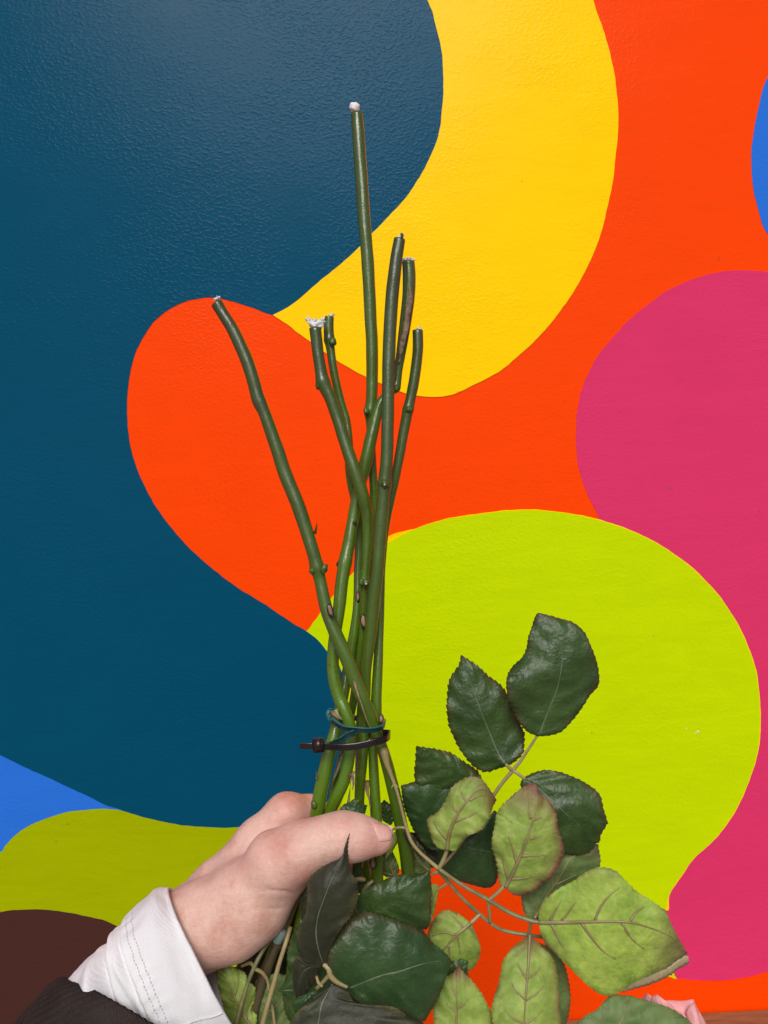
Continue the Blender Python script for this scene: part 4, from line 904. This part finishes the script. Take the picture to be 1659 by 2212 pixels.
leaf(r3, lambda x, y: (x, y), [(1000, 1905), (960, 1880), (910, 1868), (870, 1835), (868, 1800)], [(1000, 1905), (990, 1860), (950, 1830), (905, 1800), (868, 1800)], [(1000, 1905), (935, 1850), (868, 1800)], [.452, .455, .456], .001, .001, 'top_brown', 14, 2, .001, vein=0)
leaf(r3, lambda x, y: (x, y), [(600, 2140), (680, 2180), (780, 2160), (860, 2150)], [(600, 2140), (660, 2080), (780, 2100), (860, 2150)], [(600, 2140), (730, 2130), (860, 2150)], [.408, .406, .408], .001, .001, 'top', 14, 2, .001, vein=0)
# dark foliage filling the heart of the bunch, behind the front leaves
for (cx, cy, a, ln, w, dd, kd) in [(790, 2185, 15, 230, 130, .425, 'top'), (575, 2085, 120, 150, 90, .452, 'top_brown'), (640, 1985, 110, 190, 80, .456, 'top'), (545, 2110, 150, 130, 80, .456, 'top'), (560, 2190, 60, 130, 110, .452, 'top'), (700, 2010, 100, 190, 120, .455, 'top'), (760, 2080, 60, 200, 130, .450, 'top'), (640, 2080, 120, 180, 120, .445, 'top_brown'), (880, 2130, 80, 190, 120, .455, 'top'), (590, 2150, 95, 150, 110, .44, 'top_brown'), (820, 1960, 75, 130, 80, .452, 'top'), (690, 2170, 80, 170, 120, .430, 'top')]:
    ca, sa = math.cos(math.radians(a)), math.sin(math.radians(a))
    q = lambda s, t: (cx + ca * s * ln / 2 - sa * t * w / 2, cy + sa * s * ln / 2 + ca * t * w / 2)
    leaf(r4 if cx < 800 else r7, lambda x, y: (x, y), [q(-1, 0), q(-.6, -.75), q(0, -1), q(.6, -.7), q(1, 0)], [q(-1, 0), q(-.6, .75), q(0, 1), q(.6, .7), q(1, 0)], [q(-1, 0), q(0, .03), q(1, 0)], [dd, dd - .004, dd], .004, .004, kd, 18, 3, .0015)

# ------------------------------------------------------------------ pink bloom
def petal(parent, outline, mid, d, dl, dr):
    """smooth edged petal"""
    return leaf(parent, cR, outline[0], outline[1], mid, d, dl, dr, 'petal', 12, 0.0, .0010, vein=0, name='petal', quilt=.0002, back='petal')
petal(r2, ([(900, 1250), (740, 1000), (690, 800), (705, 745), (740, 708)], [(900, 1250), (860, 900), (800, 760), (775, 735), (740, 708)]), [(900, 1250), (780, 900), (740, 708)], [.425, .425, .428], .006, .002)
petal(r2, ([(950, 1250), (800, 950), (770, 780), (785, 735), (812, 716)], [(950, 1250), (1000, 950), (930, 800), (870, 760), (812, 716)]), [(950, 1250), (880, 900), (812, 716)], [.420, .420, .424], .005, .003)
petal(r2, ([(980, 1280), (850, 1000), (860, 820), (890, 766), (1000, 768), (1092, 754)], [(980, 1280), (1130, 1050), (1150, 900), (1110, 800), (1092, 754)]), [(980, 1280), (1010, 1000), (1092, 754)], [.424, .423, .430], .004, [.002, .009, .005])
petal(r2, ([(1000, 1280), (1060, 1050), (1040, 900), (1050, 830), (1095, 775)], [(1000, 1280), (1180, 1100), (1165, 950), (1120, 830), (1095, 775)]), [(1000, 1280), (1120, 1000), (1095, 775)], [.418, .417, .421], .004, .006)
petal(r2, ([(1020, 1300), (1110, 1080), (1120, 900), (1135, 842)], [(1020, 1300), (1230, 1120), (1195, 960), (1135, 842)]), [(1020, 1300), (1160, 1030), (1135, 842)], [.424, .423, .428], .004, .006)
petal(r2, ([(960, 1300), (780, 1100), (740, 930), (800, 850), (930, 830)], [(960, 1300), (1080, 1120), (1070, 960), (1020, 870), (930, 830)]), [(960, 1300), (930, 1050), (930, 830)], [.412, .411, .416], .005, .005)

# ------------------------------------------------------------------ hand (one continuous skin from a distance field)
def sdf_build(cones, h, pad, k, grooves=()):
    """cones: (p0, r0, p1, r1, ) in metres; returns verts, faces"""
    pts = np.array([list(c[0]) for c in cones] + [list(c[2]) for c in cones]); rmax = max(max(c[1], c[3]) for c in cones)
    lo = pts.min(0) - rmax - pad; hi = pts.max(0) + rmax + pad
    n = np.ceil((hi - lo) / h).astype(int) + 1
    X, Y, Z = np.meshgrid(*[lo[i] + h * np.arange(n[i], dtype=np.float32) for i in range(3)], indexing='ij')
    pos = np.stack([X, Y, Z], -1).astype(np.float32)
    return pos, lo, n

def sdf_eval(pos, cones, k, grooves=()):
    F = None
    for c in cones:
        a = np.array(c[0], np.float32); b = np.array(c[2], np.float32); ab = b - a
        q = pos - a; t = np.clip((q @ ab) / max(float(ab @ ab), 1e-12), 0, 1)
        d = np.sqrt(((q - t[..., None] * ab) ** 2).sum(-1)) - (c[1] + (c[3] - c[1]) * t)
        kk = c[4] if len(c) > 4 else k
        if F is None: F = d
        else:
            hh = np.clip(0.5 + 0.5 * (F - d) / kk, 0, 1); F = F * (1 - hh) + d * hh - kk * hh * (1 - hh)
    for (a, b, wdt, dep) in grooves:
        a = np.array(a, np.float32); b = np.array(b, np.float32); ab = b - a
        q = pos - a; t = np.clip((q @ ab) / max(float(ab @ ab), 1e-12), 0, 1)
        d = np.sqrt(((q - t[..., None] * ab) ** 2).sum(-1))
        F = F + dep * np.exp(-(d / wdt) ** 2)
    return F

def surface_nets(F, lo, h):
    S = F < 0
    nx, ny, nz = F.shape
    cs = np.zeros((nx - 1, ny - 1, nz - 1), np.int8)
    for dx in (0, 1):
        for dy in (0, 1):
            for dz in (0, 1): cs += S[dx:nx - 1 + dx, dy:ny - 1 + dy, dz:nz - 1 + dz]
    act = (cs > 0) & (cs < 8); idx = -np.ones(act.shape, np.int64); ii = np.argwhere(act); idx[act] = np.arange(len(ii))
    acc = np.zeros((len(ii), 3)); cnt = np.zeros(len(ii))
    corners = [(a, b, c) for a in (0, 1) for b in (0, 1) for c in (0, 1)]
    for a in corners:
        for ax in range(3):
            if a[ax] == 1: continue
            b = list(a); b[ax] = 1
            fa = F[ii[:, 0] + a[0], ii[:, 1] + a[1], ii[:, 2] + a[2]]; fb = F[ii[:, 0] + b[0], ii[:, 1] + b[1], ii[:, 2] + b[2]]
            m = (fa < 0) != (fb < 0); t = np.where(m, fa / np.where(fa == fb, 1, fa - fb), 0)
            p = np.tile(np.array(a, float), (len(ii), 1)); p[:, ax] += t
            acc[m] += p[m]; cnt[m] += 1
    V = lo + h * (ii + acc / cnt[:, None])
    Q = []
    for ax in range(3):
        o1, o2 = [(1, 2), (2, 0), (0, 1)][ax]
        sl0 = [slice(1, -1)] * 3; sl0[ax] = slice(0, -1); sl1 = list(sl0); sl1[ax] = slice(1, None)
        A = S[tuple(sl0)]; B = S[tuple(sl1)]; g = np.argwhere(A != B); flip = A[tuple(g.T)]
        base = g.copy(); 
        for j in range(3):
            if j != ax: base[:, j] += 1
        def cell(d1, d2):
            c = base.copy(); c[:, o1] -= d1; c[:, o2] -= d2; return idx[c[:, 0], c[:, 1], c[:, 2]]
        q = np.stack([cell(1, 1), cell(0, 1), cell(0, 0), cell(1, 0)], 1)
        q[~flip] = q[~flip][:, ::-1]
        Q.append(q[(q >= 0).all(1)])
    return V, np.concatenate(Q)

person = thing('person', "person's pale hand and wrist in a white cuff under a dark sleeve, gripping the stems", 'person', P(300, 2212, .40))
def C(x0, y0, d0, r0, x1, y1, d1, r1, k=None):
    c = [P(x0, y0, d0), r0 / 1000, P(x1, y1, d1), r1 / 1000]
    if k: c.append(k / 1000)
    return tuple(c)
cones = [
    C(250, 2200, .405, 24, 390, 2022, .418, 22.5), C(270, 2180, .43, 23, 400, 2000, .436, 20),         # forearm
    C(390, 2022, .418, 22.5, 450, 1990, .418, 22), C(440, 2026, .414, 15.5, 500, 1999, .412, 18),
    C(450, 1990, .418, 21.5, 530, 1950, .417, 21.5), C(500, 1994, .413, 18.5, 553, 1956, .414, 18.5),
    C(530, 1942, .416, 20.5, 598, 1876, .412, 16.5), C(555, 1948, .416, 16, 617, 1884, .416, 13.5),
    C(596, 1858, .410, 16.6, 650, 1838, .408, 14.3),                                                 # thumb MCP
    C(650, 1838, .408, 14.2, 700, 1818, .406, 12.3, 7), C(700, 1818, .406, 12.2, 742, 1809, .405, 12.5, 6),
    C(742, 1807, .405, 12.1, 775, 1809, .405, 10.7, 6), C(775, 1809, .405, 10.7, 813, 1813, .407, 8.4, 5), C(800, 1806, .408, 8.0, 826, 1808, .409, 5.6, 4),
    # palm and back of the hand
    C(405, 1972, .436, 14, 466, 1914, .438, 13.5), C(466, 1914, .438, 13.5, 560, 1818, .441, 12.5), C(560, 1818, .441, 12.5, 618, 1760, .444, 11.2, 8),
    C(420, 1990, .446, 14, 600, 1800, .458, 12), C(430, 2010, .452, 14, 590, 1850, .470, 12), C(440, 2030, .456, 13, 590, 1900, .476, 12),
    C(520, 1900, .430, 15, 600, 1850, .435, 12), C(560, 1900, .440, 16, 640, 1860, .446, 10),
    # index finger wraps behind the stems
    C(618, 1760, .444, 11.2, 668, 1760, .455, 11.2, 8), C(668, 1761, .455, 11.4, 730, 1788, .478, 9.6, 4), C(730, 1788, .478, 9.4, 786, 1826, .482, 8.6, 3), C(786, 1826, .482, 8.4, 806, 1850, .470, 7.6, 3),
    # middle
    C(600, 1800, .458, 11, 690, 1835, .492, 9.8, 4), C(690, 1835, .492, 9.6, 760, 1862, .492, 8.8, 2.5), C(760, 1862, .492, 8.6, 782, 1878, .468, 7.6, 2.5),
    # ring and little
    C(590, 1850, .470, 11, 670, 1890, .500, 9.4, 4), C(670, 1890, .500, 9.2, 735, 1920, .494, 8.6, 2.5), C(735, 1920, .494, 8.4, 748, 1928, .472, 7.4, 2.5),
    C(590, 1900, .476, 10, 655, 1945, .498, 8.4, 4), C(655, 1945, .498, 8.2, 705, 1970, .490, 7.6, 2.5), C(705, 1970, .490, 7.4, 715, 1975, .472, 6.6, 2.5),
]
grooves = [
    (P(738, 1762, .398), P(744, 1800, .392), .0009, .0007), (P(748, 1760, .398), P(753, 1796, .392), .0009, .0006), (P(728, 1766, .398), P(733, 1792, .392), .0009, .0005), (P(758, 1762, .398), P(761, 1786, .392), .0008, .0005),
    (P(577, 1921, .394), P(615, 1924, .397), .0011, .0009), (P(615, 1924, .397), P(645, 1934, .404), .0011, .0008), (P(555, 1962, .394), P(620, 1964, .402), .0011, .0007),
    (P(612, 1885, .395), P(650, 1905, .402), .0011, .0008), (P(420, 1958, .396), P(440, 2030, .394), .0014, .0007), (P(432, 1950, .396), P(455, 2010, .394), .0012, .0005),
    (P(802, 1776, .402), P(806, 1800, .396), .0010, .0006), (P(806, 1800, .396), P(818, 1822, .396), .0010, .0006),
    (P(585, 1812, .396), P(596, 1845, .391), .0012, .0004), (P(600, 1808, .396), P(610, 1840, .391), .0012, .0004),
]
HS = 0.0010
pos, lo, n = sdf_build(cones, HS, 0.003, .008)
F = sdf_eval(pos.reshape(-1, 3), cones, .006, grooves).reshape(pos.shape[:3])
V, Q = surface_nets(F, lo, HS)
del pos, F
flush_pts = [(P(597, 1822, .395), .012, .8), (P(617, 1722, .432), .013, .8), (P(650, 1760, .44), .012, .5), (P(742, 1780, .392), .010, .55), (P(810, 1835, .398), .012, .7), (P(640, 1890, .40), .010, .7), (P(500, 1870, .40), .012, .35), (P(500, 2050, .40), .015, .35), (P(783, 1878, .46), .010, .7)]
fl = np.zeros(len(V))
for (p, r, a) in flush_pts: fl = np.maximum(fl, a * np.exp(-(((V - np.array(p)) ** 2).sum(1)) / r ** 2))
hand = obj('hand', [tuple(v) for v in V], [tuple(int(x) for x in q) for q in Q], M['skin'], person, True, attr={'flush': [(f, 0, 0, 1) for f in fl]})
cs_ = hand.modifiers.new('relax', 'SMOOTH'); cs_.iterations = 3; cs_.factor = .5

def ray_depth(x, y, d0=.37, d1=.45):
    ds = np.linspace(d0, d1, 320); pp = np.array([list(P(x, y, d)) for d in ds], np.float32)
    f = sdf_eval(pp, cones, .006)
    i = np.argmax(f < 0)
    return ds[i] if f[i] < 0 else None
# nail on the thumb
def nail():
    N1, N2 = 26, 18
    v = []; ok = []
    for i in range(N1):
        t = i / (N1 - 1)
        for j in range(N2):
            s = j / (N2 - 1)
            # left (cuticle) edge and right (free) edge in picture px
            yl = 1777 + 42 * s; xl = 806 + 14 * s ** 1.5
            xr = 840 + 8.5 * math.sin(math.pi * (0.25 + 0.65 * s)); yr = 1784 + 32 * s
            x = xl * (1 - t) + xr * t; y = yl * (1 - t) + yr * t
            d = ray_depth(x, y) 
            if d is None: d = .409
            crown = .00062 * min(1, t * 5, (1 - t) * 4 + .4, s * 6, (1 - s) * 6)
            v.append(P(x, y, d - crown))
    F_ = [(i * N2 + j, (i + 1) * N2 + j, (i + 1) * N2 + j + 1, i * N2 + j + 1) for i in range(N1 - 1) for j in range(N2 - 1)]
    o = obj('thumbnail', v, F_, M['nail'], person, mats=[M['nail'], M['nail_edge']], fmat=[1 if q // (N2 - 1) >= N1 - 2 else 0 for q in range(len(F_))])
    s_ = o.modifiers.new('thick', 'SOLIDIFY'); s_.thickness = .0005; s_.offset = 0
    sm_ = o.modifiers.new('relax', 'SMOOTH'); sm_.iterations = 3
    return o
nail()

# ------------------------------------------------------------------ sleeves
def sleeve(name, rings, mat, disp, skew=0.0, N=150, KK=144, thick=.0016, lip=True):
    """rings: (Tx, Ty, Bx, By, depth, half depth mm) from the opening back along the arm"""
    rr = cat(rings, N // (len(rings) - 1)); v = []; f = []
    ringsP = []
    n = len(rr)
    for i, r in enumerate(rr):
        T_ = P(r[0], r[1], r[4]); B_ = P(r[2], r[3], r[4]); c = (T_ + B_) / 2; V_ = (B_ - T_) / 2
        ringsP.append((c, V_, r[5] / 1000))
    def pt(i, th, off=0.0):
        c, V_, hd = ringsP[i]
        ax = (ringsP[min(i + 1, n - 1)][0] - ringsP[max(i - 1, 0)][0]).normalized()
        t = i / (n - 1); s = th / (2 * math.pi)
        front = math.sin(th)
        nrm = (V_.normalized() * (-math.cos(th)) + Vector((0, -1, 0)) * front)
        base = c - V_ * math.cos(th) + Vector((0, -hd, 0)) * front - ax * (skew * front * (1 - t))
        return base + nrm * (disp(t, th) + off)
    k0 = 6 if lip else 0
    rows = []
    if lip:
        for q in range(k0, 0, -1): rows.append([pt(min(q * 2, n - 1), 2 * math.pi * k / KK, -thick - .0004) for k in range(KK)])
        rows.append([pt(0, 2 * math.pi * k / KK, -thick * .5) - (ringsP[4][0] - ringsP[0][0]).normalized() * thick * .4 for k in range(KK)])
    for i in range(n): rows.append([pt(i, 2 * math.pi * k / KK) for k in range(KK)])
    for r in rows: v += r
    for i in range(len(rows) - 1):
        for k in range(KK):
            k2 = (k + 1) % KK; f.append((i * KK + k, (i + 1) * KK + k, (i + 1) * KK + k2, i * KK + k2))
    o = obj(name, v, f, mat, person)
    return o, pt, n

def white_disp(t, th):
    hem = 0.0009 if t < 0.30 else 0.0009 * math.exp(-((t - .30) / .015) ** 2)
    a = 0.0
    for (t0, th0, wt, wth, amp, slant) in FOLDS:
        dth = (th - th0 - slant * (t - t0) + math.pi) % (2 * math.pi) - math.pi
        a += amp * math.exp(-((t - t0) / wt) ** 2 - (dth / wth) ** 2)
    a += 0.0014 * noise.noise(Vector((t * 5, math.cos(th) * 1.4, math.sin(th) * 1.4)))
    a -= 0.0012 * math.exp(-((t - .315) / .012) ** 2)
    a += 0.00045 * math.sin(th * 34 + 3 * math.sin(th * 5)) * math.exp(-((t - .25) / .05) ** 2)
    a += 0.0007 * noise.noise(Vector((t * 16, math.cos(th) * 5, math.sin(th) * 5))) + 0.0008 * math.exp(-(t / .02) ** 2)
    return hem + a
FOLDS = [(.42, .45, .06, .5, .006, 2.0), (.52, .9, .05, .6, -.007, 2.2), (.62, .6, .05, .5, .006, 2.5), (.38, 1.3, .05, .35, -.004, 3), (.55, 1.6, .10, .22, -.006, 1), (.55, 1.95, .12, .22, .005, 1), (.75, 1.2, .06, .6, -.006, 2), (.86, 1.0, .05, .6, .006, 2),
         (.12, .35, .10, .3, .0018, 0), (.2, 1.8, .12, .25, .0018, 0), (.45, .2, .05, .35, -.005, 0), (.36, .95, .03, .3, .003, 2), (.46, 2.3, .08, .2, -.004, 1), (.10, 1.2, .12, .3, -.0012, 1)]
wo_, wpt, wn_ = sleeve('white_cuff', [(366, 1933, 528, 2225, .412, 34), (325, 1940, 475, 2250, .408, 35), (268, 1988, 425, 2275, .404, 35), (243, 2022, 385, 2305, .402, 34), (222, 2050, 340, 2340, .400, 34), (172, 2088, 310, 2360, .398, 34), (120, 2150, 270, 2400, .395, 33), (60, 2240, 220, 2450, .392, 33)],
     M['denim'], white_disp, skew=.012)
# stitching: two rows of short threads round the hem, one seam across it
mb = MB()
for row, t in enumerate((.235, .262)):
    i = int(t * (wn_ - 1)); th = 0.02
    while th < 3.1:
        p = [wpt(i, th + q * .0095, .00002 + .00022 * math.sin(math.pi * q / 3)) for q in range(4)]
        tube(mb, p, [.00022, .0003, .0003, .00022], 5); th += .046
mb.build('stitching', M['thread'], wo_)
mb = MB(); pp = [wpt(int(t * (wn_ - 1)), 1.78 - .1 * t, .0004) for t in np.linspace(0, .29, 26)]
tube(mb, pp, [.0006] * len(pp), 6, flat=.6, amp=.3); mb.build('side_seam', M['denim'], wo_)
mb = MB()
for k in range(9):
    i = int((.235 + .003 * k) * (wn_ - 1)); a = 1.68 + .02 * (k % 3)
    p = [wpt(i, a + q * .02, .0006) for q in range(4)]; tube(mb, p, [.0004, .0005, .0005, .0003], 5)
mb.build('bar_tack', M['thread'], wo_)
def rib(t, th):
    return .00026 * math.cos(th * 62) + .0012 * noise.noise(Vector((t * 4, math.cos(th), math.sin(th)))) - .0025 * math.exp(-(t / .03) ** 2)
sleeve('dark_cuff', [(152, 2116, 440, 2300, .388, 31), (118, 2124, 370, 2355, .388, 36), (85, 2148, 265, 2420, .388, 43), (58, 2205, 235, 2470, .386, 44), (30, 2290, 200, 2520, .384, 44)], M['knit'], rib, skew=.026, KK=496, N=80, thick=.003)
def plain(t, th): return .003 * noise.noise(Vector((t * 3, math.cos(th) * 1.5, math.sin(th) * 1.5)))
sleeve('dark_sleeve', [(55, 2207, 238, 2470, .386, 47), (20, 2215, 215, 2500, .384, 50), (-60, 2300, 150, 2600, .380, 52), (-160, 2400, 60, 2700, .375, 54)], M['knit'], plain, KK=100, N=40, thick=.003)
